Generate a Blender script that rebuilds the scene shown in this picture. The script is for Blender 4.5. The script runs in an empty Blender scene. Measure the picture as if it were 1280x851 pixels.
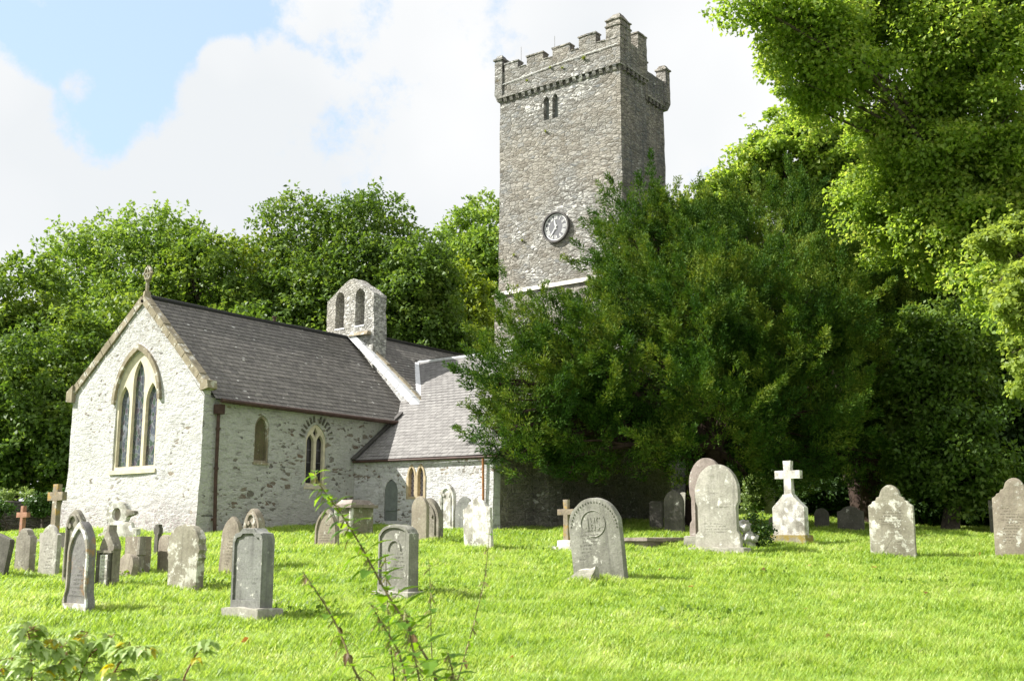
import bpy, bmesh, math, random
import numpy as np
from mathutils import Vector, Matrix, noise
from mathutils.geometry import tessellate_polygon
random.seed(7)
sc = bpy.context.scene
col = sc.collection
# ------------------------------------------------------------------ camera
F, YAW, PIT = 1362.43, 0.638721, 0.180247
CAMP = Vector((24.86, -19.103, 0.0))
cam = bpy.data.cameras.new('camera')
cam.lens = F / 1280 * 36
cam.sensor_width = 36
cam.clip_end = 2000
cam.dof.use_dof = True
cam.dof.focus_distance = 30
cam.dof.aperture_fstop = 9.0
co = bpy.data.objects.new('camera', cam)
co.location = CAMP
co.rotation_euler = (math.pi / 2 + PIT, 0, YAW)
col.objects.link(co)
sc.camera = co
VV = Vector((-math.sin(YAW), math.cos(YAW), 0))
RR = Vector((math.cos(YAW), math.sin(YAW), 0))

def ray(u, v):
    a = (u - 640) / F; b = (425.5 - v) / F
    return VV * (math.cos(PIT) - b * math.sin(PIT)) + RR * a + Vector((0, 0, math.sin(PIT) + b * math.cos(PIT)))
def at(u, v, D):
    """point on the sight line of reference pixel u, v at forward distance D"""
    d = ray(u, v); h = d.dot(VV)
    return CAMP + d * (D / h)
def fs(x, y):
    d = Vector((x - CAMP.x, y - CAMP.y, 0))
    return d.dot(VV), d.dot(RR)
def smooth(a, b, t):
    t = min(1, max(0, (t - a) / (b - a))); return t * t * (3 - 2 * t)
def ground(x, y):
    D, s = fs(x, y)
    z = -1.5 + 0.089 * max(0, min(D, 30) - 12)
    slope = 0.055 - 0.042 * smooth(-13.5, -18, s)
    z += slope * max(0, min(D, 62) - 30) + 0.012 * max(0, D - 62)
    z -= .2 * smooth(-11.5, -17, s) * smooth(24, 33, D) + .3 * smooth(10.5, 15, s) * smooth(26, 36, D)
    z += 0.035 * noise.noise(Vector((x * .45, y * .45, 0))) + 0.05 * noise.noise(Vector((x * .16, y * .16, 3)))
    return z
def gpoint(u, v):
    """where the sight line of a reference pixel meets the ground"""
    d = ray(u, v); d = d / d.dot(VV)
    t = 9.0
    while t < 90:
        p = CAMP + d * t
        if p.z <= ground(p.x, p.y): return p
        t += 0.04
    return CAMP + d * 40

# ------------------------------------------------------------------ light
SUN = Vector((1, .72, -1.12)).normalized()
sun_el = math.asin(-SUN.z)
sun_az = math.atan2(-SUN.x, -SUN.y)
w = bpy.data.worlds.new('World'); sc.world = w; w.use_nodes = True
nt = w.node_tree; nt.nodes.clear()
def N(nt, t, **kw):
    n = nt.nodes.new(t)
    for k, v in kw.items():
        if k.startswith('i_'): n.inputs[k[2:].replace('_', ' ')].default_value = v
        else: setattr(n, k, v)
    return n
out = N(nt, 'ShaderNodeOutputWorld'); bg = N(nt, 'ShaderNodeBackground')
sky = N(nt, 'ShaderNodeTexSky', sky_type='NISHITA')
sky.sun_disc = False; sky.sun_elevation = sun_el; sky.sun_rotation = sun_az % (2 * math.pi)
sky.air_density = 1.0; sky.dust_density = 0.6
bg.inputs['Strength'].default_value = 0.1
tc = N(nt, 'ShaderNodeTexCoord')
def wmath(op, a, b=None, clamp=False):
    n = nt.nodes.new('ShaderNodeMath'); n.operation = op; n.use_clamp = clamp
    for i, x in enumerate((a, b)):
        if x is None: continue
        if isinstance(x, (int, float)): n.inputs[i].default_value = x
        else: nt.links.new(x, n.inputs[i])
    return n.outputs[0]
def blob(u, v, rpx, soft=.8):
    c = ray(u, v).normalized()
    d = nt.nodes.new('ShaderNodeVectorMath'); d.operation = 'DISTANCE'
    nt.links.new(tc.outputs['Generated'], d.inputs[0]); d.inputs[1].default_value = c
    mr = nt.nodes.new('ShaderNodeMapRange'); mr.interpolation_type = 'SMOOTHSTEP'
    r = rpx / 1440
    mr.inputs['From Min'].default_value = r * (1 - soft); mr.inputs['From Max'].default_value = r * (1 + soft)
    mr.inputs['To Min'].default_value = 1; mr.inputs['To Max'].default_value = 0
    nt.links.new(d.outputs['Value'], mr.inputs['Value'])
    return mr.outputs[0]
n1 = N(nt, 'ShaderNodeTexNoise'); n1.inputs['Scale'].default_value = 6.5; n1.inputs['Detail'].default_value = 9; n1.inputs['Roughness'].default_value = .68
n2 = N(nt, 'ShaderNodeTexNoise'); n2.inputs['Scale'].default_value = 2.4; n2.inputs['Detail'].default_value = 4
nt.links.new(tc.outputs['Generated'], n1.inputs['Vector']); nt.links.new(tc.outputs['Generated'], n2.inputs['Vector'])
hole = None
for u, v, r, k in ((200, 30, 175, 1.35), (350, 5, 95, 1.2), (60, 10, 130, 1.3), (120, 165, 95, 1.25), (190, 120, 100, 1.3), (190, 200, 60, .9), (-60, -60, 200, 1.1), (90, 240, 50, .7)):
    h = wmath('MULTIPLY', blob(u, v, r), k)
    hole = h if hole is None else wmath('MAXIMUM', hole, h)
add = None
for u, v, r, k in ((283, 82, 36, 1.35), (262, 125, 56, 1.0), (300, 130, 60, 1.2), (100, 106, 34, .95), (148, 96, 12, .8), (5, 135, 60, 1.5), (400, 5, 45, .9), (50, 3, 18, .8), (345, 105, 50, .9), (10, 220, 110, 1.4), (235, 225, 90, 1.3), (170, 235, 50, .9)):
    h = wmath('MULTIPLY', blob(u, v, r), k)
    add = h if add is None else wmath('MAXIMUM', add, h)
den = wmath('ADD', wmath('SUBTRACT', 1.0, hole), add)
den = wmath('ADD', den, wmath('MULTIPLY', wmath('SUBTRACT', n1.outputs[0], .5), 3.4))
# away from the view the sky opens up a little
den = wmath('ADD', den, wmath('MULTIPLY', wmath('SUBTRACT', n2.outputs[0], .5), .5))
mr = nt.nodes.new('ShaderNodeMapRange'); mr.interpolation_type = 'SMOOTHSTEP'
mr.inputs['From Min'].default_value = .2; mr.inputs['From Max'].default_value = .75
nt.links.new(den, mr.inputs['Value'])
cr = nt.nodes.new('ShaderNodeValToRGB')
cr.color_ramp.elements[0].position = .38; cr.color_ramp.elements[0].color = (3.5, 3.62, 3.72, 1)
cr.color_ramp.elements[1].position = .6; cr.color_ramp.elements[1].color = (4.2, 4.2, 4.2, 1)
nt.links.new(n2.outputs[0], cr.inputs[0])
pale = nt.nodes.new('ShaderNodeMix'); pale.data_type = 'RGBA'; pale.inputs[0].default_value = .7
pale.inputs[7].default_value = (2.75, 3.5, 4.3, 1)
nt.links.new(sky.outputs[0], pale.inputs[6])
mx = nt.nodes.new('ShaderNodeMix'); mx.data_type = 'RGBA'
nt.links.new(mr.outputs[0], mx.inputs[0]); nt.links.new(pale.outputs[2], mx.inputs[6]); nt.links.new(cr.outputs[0], mx.inputs[7])
nt.links.new(mx.outputs[2], bg.inputs['Color']); nt.links.new(bg.outputs[0], out.inputs['Surface'])
sl = bpy.data.lights.new('sun', 'SUN'); sl.energy = 4.2; sl.angle = math.radians(.53); sl.color = (1, .965, .91)
so = bpy.data.objects.new('sun', sl); so.rotation_euler = SUN.to_track_quat('-Z', 'Y').to_euler(); so.location = (0, -30, 40); col.objects.link(so)
sc.view_settings.view_transform = 'Standard'; sc.view_settings.look = 'None'
sc.view_settings.exposure = 1.32; sc.view_settings.gamma = 1
sc.cycles.max_bounces = 8; sc.cycles.diffuse_bounces = 3; sc.cycles.transmission_bounces = 4; sc.cycles.transparent_max_bounces = 4
sc.cycles.sample_clamp_indirect = 6

# ------------------------------------------------------------------ materials
def newmat(name):
    m = bpy.data.materials.new(name); m.use_nodes = True
    t = m.node_tree; t.nodes.clear()
    o = t.nodes.new('ShaderNodeOutputMaterial'); b = t.nodes.new('ShaderNodeBsdfPrincipled')
    t.links.new(b.outputs[0], o.inputs['Surface'])
    b.inputs['Roughness'].default_value = .9; b.inputs['Specular IOR Level'].default_value = .2
    return m, t, b, o
class G:
    """tiny node helper"""
    def __init__(s, t): s.t = t
    def n(s, typ, **kw):
        n = s.t.nodes.new(typ)
        for k, v in kw.items(): setattr(n, k, v)
        return n
    def L(s, a, b): s.t.links.new(a, b)
    def val(s, inp, x):
        if hasattr(x, 'is_linked'): s.L(x, inp)
        else: inp.default_value = x
    def coord(s, kind='Object', scale=(1, 1, 1)):
        c = s.n('ShaderNodeTexCoord'); m = s.n('ShaderNodeMapping'); m.inputs['Scale'].default_value = scale
        s.L(c.outputs[kind], m.inputs[0]); return m.outputs[0]
    def noise(s, v, sc, det=4, rough=.55, out=0):
        n = s.n('ShaderNodeTexNoise'); s.L(v, n.inputs['Vector'])
        n.inputs['Scale'].default_value = sc; n.inputs['Detail'].default_value = det; n.inputs['Roughness'].default_value = rough
        return n.outputs[out]
    def vor(s, v, sc, feat='F1', out='Color', rnd=1):
        n = s.n('ShaderNodeTexVoronoi', feature=feat); s.L(v, n.inputs['Vector'])
        n.inputs['Scale'].default_value = sc; n.inputs['Randomness'].default_value = rnd
        return n.outputs[out]
    def m(s, op, a, b=0.0, clamp=False):
        n = s.n('ShaderNodeMath', operation=op, use_clamp=clamp); s.val(n.inputs[0], a); s.val(n.inputs[1], b); return n.outputs[0]
    def step(s, x, a, b, lo=0, hi=1):
        n = s.n('ShaderNodeMapRange', interpolation_type='SMOOTHSTEP'); s.val(n.inputs['Value'], x)
        n.inputs['From Min'].default_value = a; n.inputs['From Max'].default_value = b
        n.inputs['To Min'].default_value = lo; n.inputs['To Max'].default_value = hi; return n.outputs[0]
    def mix(s, f, a, b, mode='MIX'):
        n = s.n('ShaderNodeMix', data_type='RGBA', blend_type=mode); s.val(n.inputs[0], f)
        for i, x in ((6, a), (7, b)):
            if hasattr(x, 'is_linked'): s.L(x, n.inputs[i])
            else: n.inputs[i].default_value = (*x, 1)
        return n.outputs[2]
    def ramp(s, x, stops, const=False):
        n = s.n('ShaderNodeValToRGB'); e = n.color_ramp.elements
        if const: n.color_ramp.interpolation = 'CONSTANT'
        while len(e) < len(stops): e.new(.5)
        for i, (p, c) in enumerate(stops): e[i].position = p; e[i].color = (*c, 1)
        s.L(x, n.inputs[0]); return n.outputs[0]
    def sep(s, v):
        n = s.n('ShaderNodeSeparateXYZ'); s.L(v, n.inputs[0]); return n.outputs
    def bump(s, h, dist, strength=1.0, prev=None):
        n = s.n('ShaderNodeBump'); s.L(h, n.inputs['Height']); n.inputs['Distance'].default_value = dist; n.inputs['Strength'].default_value = strength
        if prev is not None: s.L(prev, n.inputs['Normal'])
        return n.outputs[0]
    def distort(s, v, sc, amt):
        c = s.noise(v, sc, 3, .5, 1)
        a = s.n('ShaderNodeVectorMath', operation='SUBTRACT'); s.L(c, a.inputs[0]); a.inputs[1].default_value = (.5, .5, .5)
        b = s.n('ShaderNodeVectorMath', operation='SCALE'); s.L(a.outputs[0], b.inputs[0]); b.inputs['Scale'].default_value = amt
        d = s.n('ShaderNodeVectorMath', operation='ADD'); s.L(v, d.inputs[0]); s.L(b.outputs[0], d.inputs[1]); return d.outputs[0]

def wash_mat(name, white, exposed, stones, lowstain=0.0, crackk=.55):
    """limewashed rubble: voronoi stones, some bare"""
    m, t, b, o = newmat(name); g = G(t)
    v = g.coord('Object', (1, 1, 2.1)); v = g.distort(v, 1.7, .3); v = g.distort(v, 7, .09)
    cellc = g.vor(v, 4.6); dist = g.vor(v, 4.6, 'DISTANCE_TO_EDGE', 'Distance')
    cell2 = g.vor(v, 8.5); d2 = g.vor(v, 8.5, 'DISTANCE_TO_EDGE', 'Distance')
    vr = g.coord('Object'); big = g.noise(vr, .7, 3); fine = g.noise(vr, 14, 6, .65)
    cs = g.sep(cellc); c2 = g.sep(cell2)
    raw = g.m('ADD', g.m('MULTIPLY', cs[0], 1.0), g.m('MULTIPLY', g.m('SUBTRACT', big, .5), .7))
    bare = g.step(raw, 1 - exposed, 1 - exposed + .03)
    bare = g.m('MULTIPLY', bare, g.step(dist, .04, .11))
    raw2 = g.m('ADD', c2[1], g.m('MULTIPLY', g.m('SUBTRACT', big, .5), .9))
    bare2 = g.m('MULTIPLY', g.step(raw2, 1 - exposed * .9, 1 - exposed * .9 + .03), g.step(d2, .06, .14))
    bare = g.m('MAXIMUM', bare, bare2)
    bare = g.m('MULTIPLY', bare, g.step(fine, .3, .5, .35, 1))
    sc_ = g.ramp(cs[2], [(0, stones[0]), (.3, stones[1]), (.6, stones[2]), (1, stones[3])])
    wh = g.mix(g.step(fine, .25, .8), tuple(c * .8 for c in white), white)
    blot = g.step(g.noise(vr, 2.6, 5, .7), .48, .72)
    wh = g.mix(g.m('MULTIPLY', blot, .75), wh, (.44, .43, .41)); wh = g.mix(g.m('MULTIPLY', g.step(g.noise(g.distort(vr, 3, .2), 9, 6, .75), .5, .66), .45), wh, (.36, .345, .32))
    pits = g.step(g.noise(vr, 26, 3, .6), .62, .7)
    wh = g.mix(g.m('MULTIPLY', pits, .55), wh, (.22, .2, .18))
    z = g.sep(vr)[2]
    if lowstain:
        low = g.m('MULTIPLY', g.step(g.m('ADD', z, g.m('MULTIPLY', g.m('SUBTRACT', big, .5), 2.2)), .2, 1.7, 1, 0), g.step(fine, .38, .6))
        wh = g.mix(g.m('MULTIPLY', low, lowstain), wh, (.30, .25, .25))
        top = g.m('MULTIPLY', g.step(g.m('ADD', z, g.m('MULTIPLY', big, 2.0)), 5.6, 7.4), g.step(g.noise(vr, 5, 5, .7), .42, .62))
        wh = g.mix(g.m('MULTIPLY', top, .75), wh, (.32, .30, .26))
    crv = g.coord('Object', (.8, .8, 3.2)); crv = g.distort(crv, 4, .25); crk = g.noise(crv, 2.6, 7, .75)
    wh = g.mix(g.m('MULTIPLY', g.step(crk, .56, .68), crackk), wh, (.20, .18, .15))
    c = g.mix(bare, wh, sc_)
    g.L(c, b.inputs['Base Color'])
    h = g.m('ADD', g.m('MULTIPLY', g.step(dist, 0, .3), .22), g.m('MULTIPLY', g.step(d2, 0, .3), .12))
    h = g.m('SUBTRACT', h, g.m('MULTIPLY', bare, .5))
    h = g.m('SUBTRACT', h, g.m('MULTIPLY', g.step(crk, .5, .7), .5))
    nb = g.bump(h, .04, .8); nb = g.bump(g.noise(vr, 6, 6, .7), .06, .75, nb); nb = g.bump(fine, .02, .6, nb)
    g.L(nb, b.inputs['Normal']); return m

def rubble_mat(name, cols, mortar, lichen, mort_w=.05, streak=0.0, scale=3.4, courses=2.0, lowlich=0.0):
    m, t, b, o = newmat(name); g = G(t)
    v = g.coord('Object', (1, 1, courses)); v = g.distort(v, 2.5, .2)
    cellc = g.vor(v, scale); dist = g.vor(v, scale, 'DISTANCE_TO_EDGE', 'Distance')
    v2 = g.coord('Object', (1.1, 1.1, courses * 1.3)); c2 = g.sep(g.vor(v2, scale * 1.7)); d2 = g.vor(v2, scale * 1.7, 'DISTANCE_TO_EDGE', 'Distance')
    vr = g.coord('Object'); big = g.noise(vr, .35, 4); med = g.noise(vr, 2.0, 5, .7); fine = g.noise(vr, 11, 6, .7)
    cs = g.sep(cellc)
    st = g.ramp(g.m('ADD', g.m('MULTIPLY', cs[0], .7), g.m('MULTIPLY', c2[0], .3)), [(0.05, cols[0]), (.35, cols[1]), (.65, cols[2]), (.95, cols[3])])
    st = g.mix(g.step(fine, .3, .7), g.mix(1.0, st, (.62, .62, .62), 'MULTIPLY'), st)
    st = g.mix(g.step(big, .4, .62), st, g.mix(1.0, st, (.80, .84, .9), 'MULTIPLY'))
    joint = g.step(dist, 0, mort_w, 1, 0)
    dk = g.step(g.noise(g.distort(g.coord('Object', (.8, .8, 2.6)), 3, .3), 3.2, 7, .75), .57, .68)
    c = g.mix(g.m('MULTIPLY', joint, .75), st, mortar); c = g.mix(g.m('MULTIPLY', dk, .6), c, (.11, .10, .08))
    zlow = g.m('MULTIPLY', g.step(g.sep(vr)[2], 12.5, 19, 1, 0), lowlich)
    li = g.m('MULTIPLY', g.step(g.m('ADD', g.m('ADD', zlow, g.m('ADD', g.m('MULTIPLY', c2[2], .55), g.m('MULTIPLY', fine, .5))), g.m('MULTIPLY', g.m('SUBTRACT', big, .5), 1.5)), .95 - lichen, 1.1 - lichen), .85)
    zz = g.sep(vr)
    c = g.mix(li, c, (.68, .67, .62))
    if streak:
        vs = g.coord('Object', (1.6, 1.6, .16)); s1 = g.noise(vs, 1.5, 5, .6)
        c = g.mix(g.m('MULTIPLY', g.step(s1, .48, .66), streak), c, (.055, .065, .08))
        s2 = g.noise(vs, 3.1, 4, .6)
        c = g.mix(g.m('MULTIPLY', g.step(s2, .56, .72), streak * .7), c, (.5, .5, .48))
    och = g.m('MULTIPLY', g.step(med, .62, .74), .6)
    c = g.mix(och, c, (.24, .19, .09))
    g.L(c, b.inputs['Base Color'])
    h = g.m('ADD', g.step(dist, 0, .14), g.m('MULTIPLY', g.step(d2, 0, .12), .4))
    nb = g.bump(h, .05, .85); nb = g.bump(fine, .02, .6, nb); g.L(nb, b.inputs['Normal']); return m

def slate_mat(name, ca, cb, lich=.3):
    m, t, b, o = newmat(name); g = G(t)
    uv = g.coord('UV'); n = g.n('ShaderNodeTexBrick'); g.L(uv, n.inputs['Vector'])
    n.offset = .5; n.inputs['Scale'].default_value = 1; n.inputs['Brick Width'].default_value = .26; n.inputs['Row Height'].default_value = .19
    n.inputs['Mortar Size'].default_value = .006; n.inputs['Mortar Smooth'].default_value = 0
    n.inputs['Color1'].default_value = (0, 0, 0, 1); n.inputs['Color2'].default_value = (1, 1, 1, 1); n.inputs['Mortar'].default_value = (.5, .5, .5, 1)
    vr = g.coord('Object'); big = g.noise(vr, .5, 4); fine = g.noise(vr, 9, 6, .7)
    x = g.m('ADD', g.m('MULTIPLY', g.sep(n.outputs[0])[0], .6), g.m('MULTIPLY', big, .45))
    c = g.mix(x, ca, cb)
    c = g.mix(g.m('MULTIPLY', g.step(fine, .45, .75), .5), c, tuple(k * 1.7 for k in cb))
    c = g.mix(n.outputs['Fac'], c, (.02, .02, .02))
    uvs = g.coord('UV', (1, 2.2, 1))
    uvs2 = g.distort(uvs, 6, .08); vd = g.vor(uvs2, 3.6, 'F1', 'Distance'); vc = g.sep(g.vor(uvs2, 3.6))
    li = g.m('MULTIPLY', g.m('LESS_THAN', vd, g.m('ADD', g.m('MULTIPLY', vc[1], .2), .03)), g.step(g.m('ADD', vc[0], g.m('MULTIPLY', g.m('SUBTRACT', big, .5), .5)), .66, .68))
    c = g.mix(g.m('MULTIPLY', li, lich * 2), c, (.62, .61, .57))
    g.L(c, b.inputs['Base Color']); b.inputs['Roughness'].default_value = .62; b.inputs['Specular IOR Level'].default_value = .35
    h = g.m('ADD', g.m('MULTIPLY', n.outputs['Fac'], -1.0), g.m('MULTIPLY', g.sep(n.outputs[0])[0], .6))
    nb = g.bump(h, .012, .8); nb = g.bump(fine, .006, .6, nb); g.L(nb, b.inputs['Normal']); return m

def stone_mat(name, base, dark, lichen=.3, lichcol=(.66, .65, .58), orange=0.0, ochre=(.36, .2, .05), rows=None, lscale=5.0, green=0.0):
    """weathered gravestone; rows=(halfwidth, zlo, zhi) puts lines of worn carving on the face"""
    m, t, b, o = newmat(name); g = G(t)
    c0 = g.n('ShaderNodeTexCoord'); oi = g.n('ShaderNodeObjectInfo')
    ad = g.n('ShaderNodeVectorMath', operation='ADD'); g.L(c0.outputs['Object'], ad.inputs[0])
    ml = g.n('ShaderNodeVectorMath', operation='SCALE'); g.L(oi.outputs['Location'], ml.inputs[0]); ml.inputs['Scale'].default_value = 3.7
    g.L(ml.outputs[0], ad.inputs[1]); v = ad.outputs[0]
    big = g.noise(v, 2.2, 5, .65); fine = g.noise(v, 22, 6, .75); med = g.noise(v, 7, 5, .7)
    c = g.mix(g.step(big, .3, .7), dark, base)
    c = g.mix(g.m('MULTIPLY', g.step(fine, .4, .7), .45), c, tuple(k * .5 for k in dark))
    vs = g.n('ShaderNodeMapping'); vs.inputs['Scale'].default_value = (6, 6, .5); g.L(v, vs.inputs[0])
    c = g.mix(g.m('MULTIPLY', g.step(g.noise(vs.outputs[0], 1.2, 4), .52, .7), .4), c, tuple(k * .45 for k in dark))
    if green: c = g.mix(g.m('MULTIPLY', g.step(med, .45, .65), green), c, (.13, .17, .06))
    li = g.noise(v, lscale, 4, .55)
    lm = g.step(g.m('ADD', li, g.m('MULTIPLY', g.m('SUBTRACT', fine, .5), .55)), .70 - lichen * .4, .80 - lichen * .4)
    c = g.mix(g.m('MULTIPLY', lm, .9), c, g.mix(g.step(med, .35, .65), tuple(k * .72 for k in lichcol), lichcol))
    spots = g.step(g.vor(v, 9, 'F1', 'Distance'), .12, .18, 1, 0); sp = g.m('MULTIPLY', spots, g.step(g.sep(g.vor(v, 9))[0], .6 , .65))
    c = g.mix(g.m('MULTIPLY', sp, min(1, lichen * 1.6)), c, (.6, .59, .52))
    if orange: c = g.mix(g.m('MULTIPLY', g.step(g.m('ADD', g.noise(v, 3.3, 4, .6), g.m('MULTIPLY', g.m('SUBTRACT', fine, .5), .4)), .6 - orange * .22, .72 - orange * .22), .8), c, ochre)
    nb = g.bump(fine, .012, .7); nb = g.bump(med, .02, .5, nb)
    if rows:
        hw, z0, z1 = rows; s = g.sep(c0.outputs['Object'])
        fr = g.m('FRACT', g.m('MULTIPLY', s[2], 1 / .062)); line = g.m('MULTIPLY', g.step(fr, .18, .3), g.step(fr, .68, .8, 1, 0))
        gl = g.n('ShaderNodeMapping'); gl.inputs['Scale'].default_value = (52, 1, 16.1); g.L(c0.outputs['Object'], gl.inputs[0])
        let = g.step(g.noise(gl.outputs[0], 1.0, 1), .45, .52)
        rowid = g.m('FLOOR', g.m('MULTIPLY', s[2], 1 / .062)); wn = g.n('ShaderNodeTexWhiteNoise', noise_dimensions='1D'); g.L(rowid, wn.inputs['W'])
        lim = g.m('MULTIPLY', g.m('ADD', g.m('MULTIPLY', wn.outputs['Value'], .45), .55), hw)
        inx = g.m('LESS_THAN', g.m('ABSOLUTE', s[0]), lim)
        inz = g.m('MULTIPLY', g.m('GREATER_THAN', s[2], z0), g.m('LESS_THAN', s[2], z1))
        face = g.m('LESS_THAN', s[1], .0)
        msk = g.m('MULTIPLY', g.m('MULTIPLY', line, let), g.m('MULTIPLY', g.m('MULTIPLY', inx, inz), face))
        c = g.mix(g.m('MULTIPLY', msk, .42), c, tuple(k * .35 for k in dark))
        nb = g.bump(g.m('MULTIPLY', msk, -1.0), .006, .7, nb)
    g.L(c, b.inputs['Base Color']); g.L(nb, b.inputs['Normal']); return m

def plain_mat(name, c, rough=.8, var=.25, sc_=6, metal=0.0):
    m, t, b, o = newmat(name); g = G(t); v = g.coord('Object')
    n = g.noise(v, sc_, 5, .65)
    g.L(g.mix(g.step(n, .3, .7), tuple(k * (1 - var) for k in c), tuple(min(1, k * (1 + var)) for k in c)), b.inputs['Base Color'])
    b.inputs['Roughness'].default_value = rough; b.inputs['Metallic'].default_value = metal
    g.L(g.bump(n, .006, .5), b.inputs['Normal']); return m

def leaf_mat(name, cols, trans=.35, rough=.5, spec=.3, patch=.5, pscale=.5, p2=0):
    m, t, b, o = newmat(name); g = G(t)
    ge = g.n('ShaderNodeNewGeometry'); v = g.coord('Object'); p = g.noise(v, pscale, 3)
    if p2: p = g.m('ADD', g.m('MULTIPLY', p, .5), g.m('MULTIPLY', g.noise(v, p2, 3), .5))
    x = g.m('ADD', g.m('MULTIPLY', ge.outputs['Random Per Island'], 1 - patch), g.m('MULTIPLY', g.step(p, .3, .7), patch))
    c = g.ramp(x, [(i / (len(cols) - 1), k) for i, k in enumerate(cols)])
    g.L(c, b.inputs['Base Color']); b.inputs['Roughness'].default_value = rough; b.inputs['Specular IOR Level'].default_value = spec
    tr = g.n('ShaderNodeBsdfTranslucent'); hs = g.n('ShaderNodeHueSaturation'); hs.inputs['Hue'].default_value = .485; hs.inputs['Saturation'].default_value = 1.1; hs.inputs['Value'].default_value = 1.7
    g.L(c, hs.inputs['Color']); g.L(hs.outputs[0], tr.inputs['Color'])
    mx = g.n('ShaderNodeMixShader'); mx.inputs[0].default_value = trans
    g.L(b.outputs[0], mx.inputs[1]); g.L(tr.outputs[0], mx.inputs[2]); g.L(mx.outputs[0], o.inputs['Surface']); return m

ST = ((.26, .22, .17), (.15, .145, .13), (.30, .26, .2), (.20, .15, .11))
M = {}
M['gable'] = wash_mat('limewash_gable', (.62, .615, .60), .01, ST, lowstain=.85, crackk=.28)
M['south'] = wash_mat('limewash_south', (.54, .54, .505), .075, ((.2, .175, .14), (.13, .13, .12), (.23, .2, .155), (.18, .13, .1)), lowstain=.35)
M['trans'] = wash_mat('limewash_transept', (.68, .68, .67), .07, ST, lowstain=.1)
M['bell'] = rubble_mat('bellcote_rubble', ((.40, .37, .31), (.50, .475, .41), (.60, .57, .51), (.44, .42, .37)), (.36, .34, .3), .34, mort_w=.08, scale=4.5)
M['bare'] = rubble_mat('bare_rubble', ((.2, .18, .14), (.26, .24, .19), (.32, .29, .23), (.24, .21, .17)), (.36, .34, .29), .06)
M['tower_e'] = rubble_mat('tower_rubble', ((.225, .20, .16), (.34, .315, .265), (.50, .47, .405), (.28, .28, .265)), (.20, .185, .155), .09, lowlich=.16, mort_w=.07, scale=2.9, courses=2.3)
M['tower_s'] = rubble_mat('tower_rubble_shade_streaked', ((.16, .148, .125), (.245, .22, .185), (.35, .315, .26), (.21, .21, .2)), (.11, .10, .09), .07, mort_w=.07, streak=.45, scale=2.9, courses=2.3)  # tower rubble with this side's shade put into its darker tones; streaks are stains
M['slate'] = slate_mat('roof_slate', (.085, .078, .070), (.20, .184, .164), .45)
M['slate2'] = slate_mat('roof_slate_pale', (.14, .132, .125), (.245, .236, .224), .2)
M['coping'] = stone_mat('coping_stone', (.36, .31, .22), (.22, .19, .13), .35)
M['flash'] = plain_mat('white_flashing', (.72, .73, .74), .6, .12)
M['dress'] = plain_mat('dressed_stone', (.62, .56, .42), .85, .14, 5)
M['tan'] = plain_mat('tan_frame', (.44, .36, .23), .85, .2)
M['iron'] = plain_mat('rusty_brown_iron', (.07, .042, .034), .6, .3)
M['rust'] = plain_mat('orange_rust_iron', (.33, .15, .06), .7, .3)
M['string'] = stone_mat('pale_string_stone', (.62, .6, .53), (.45, .42, .35), .5)
M['dark'] = plain_mat('dark_recess', (.03, .03, .028), .9, .2)
M['louvre'] = plain_mat('belfry_louvre', (.15, .16, .15), .8, .2)
M['shutter'] = plain_mat('grey_wood', (.17, .19, .175), .8, .15)
M['blocked'] = stone_mat('blocked_lancet', (.17, .14, .085), (.10, .085, .055), .1, green=.3)
M['wood'] = plain_mat('bark', (.085, .07, .055), .95, .4, 8)
M['yewbark'] = plain_mat('yew_bark', (.05, .034, .026), .95, .35, 8)
M['lead'] = plain_mat('clock_rim', (.09, .085, .08), .6, .2)
M['dial'] = plain_mat('clock_dial', (.16, .16, .17), .5, .1)
M['numeral'] = plain_mat('clock_white', (.74, .74, .72), .6, .05)
M['wire'] = plain_mat('metal_rod', (.35, .35, .35), .5, .1)

def glass_mat(name, kind):
    m, t, b, o = newmat(name); g = G(t)
    v = g.coord('Object')
    if kind == 'stained':
        vv = g.coord('Object', (1, 1, .7)); c = g.vor(vv, 9); e = g.vor(vv, 9, 'DISTANCE_TO_EDGE', 'Distance')
        cc = g.ramp(g.sep(c)[0], [(0, (.02, .025, .03)), (.3, (.07, .085, .12)), (.5, (.02, .05, .025)), (.7, (.08, .11, .08)), (.85, (.05, .03, .05)), (1, (.18, .2, .23))])
        c = g.mix(g.step(e, .02, .05, 1, 0), cc, (.2, .2, .21)); b.inputs['Roughness'].default_value = .35
    elif kind == 'lattice':
        s = g.sep(v); a = g.m('ADD', s[0], g.m('MULTIPLY', s[2], .62)); d = g.m('SUBTRACT', s[0], g.m('MULTIPLY', s[2], .62))
        l1 = g.m('LESS_THAN', g.m('FRACT', g.m('MULTIPLY', a, 11)), .2); l2 = g.m('LESS_THAN', g.m('FRACT', g.m('MULTIPLY', d, 11)), .2)
        c = g.mix(g.m('MAXIMUM', l1, l2), (.07, .06, .09), (.42, .40, .45)); b.inputs['Roughness'].default_value = .4
    else:
        s = g.sep(v); l1 = g.m('LESS_THAN', g.m('FRACT', g.m('MULTIPLY', s[2], 2.6)), .06)
        c = g.mix(l1, (.018, .018, .02), (.10, .10, .11)); b.inputs['Roughness'].default_value = .15
    b.inputs['Specular IOR Level'].default_value = .5
    g.L(c, b.inputs['Base Color']); return m
M['stained'] = glass_mat('stained_glass', 'stained'); M['lattice'] = glass_mat('lattice_glass', 'lattice'); M['glass'] = glass_mat('dark_glass', 'dark')

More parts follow.
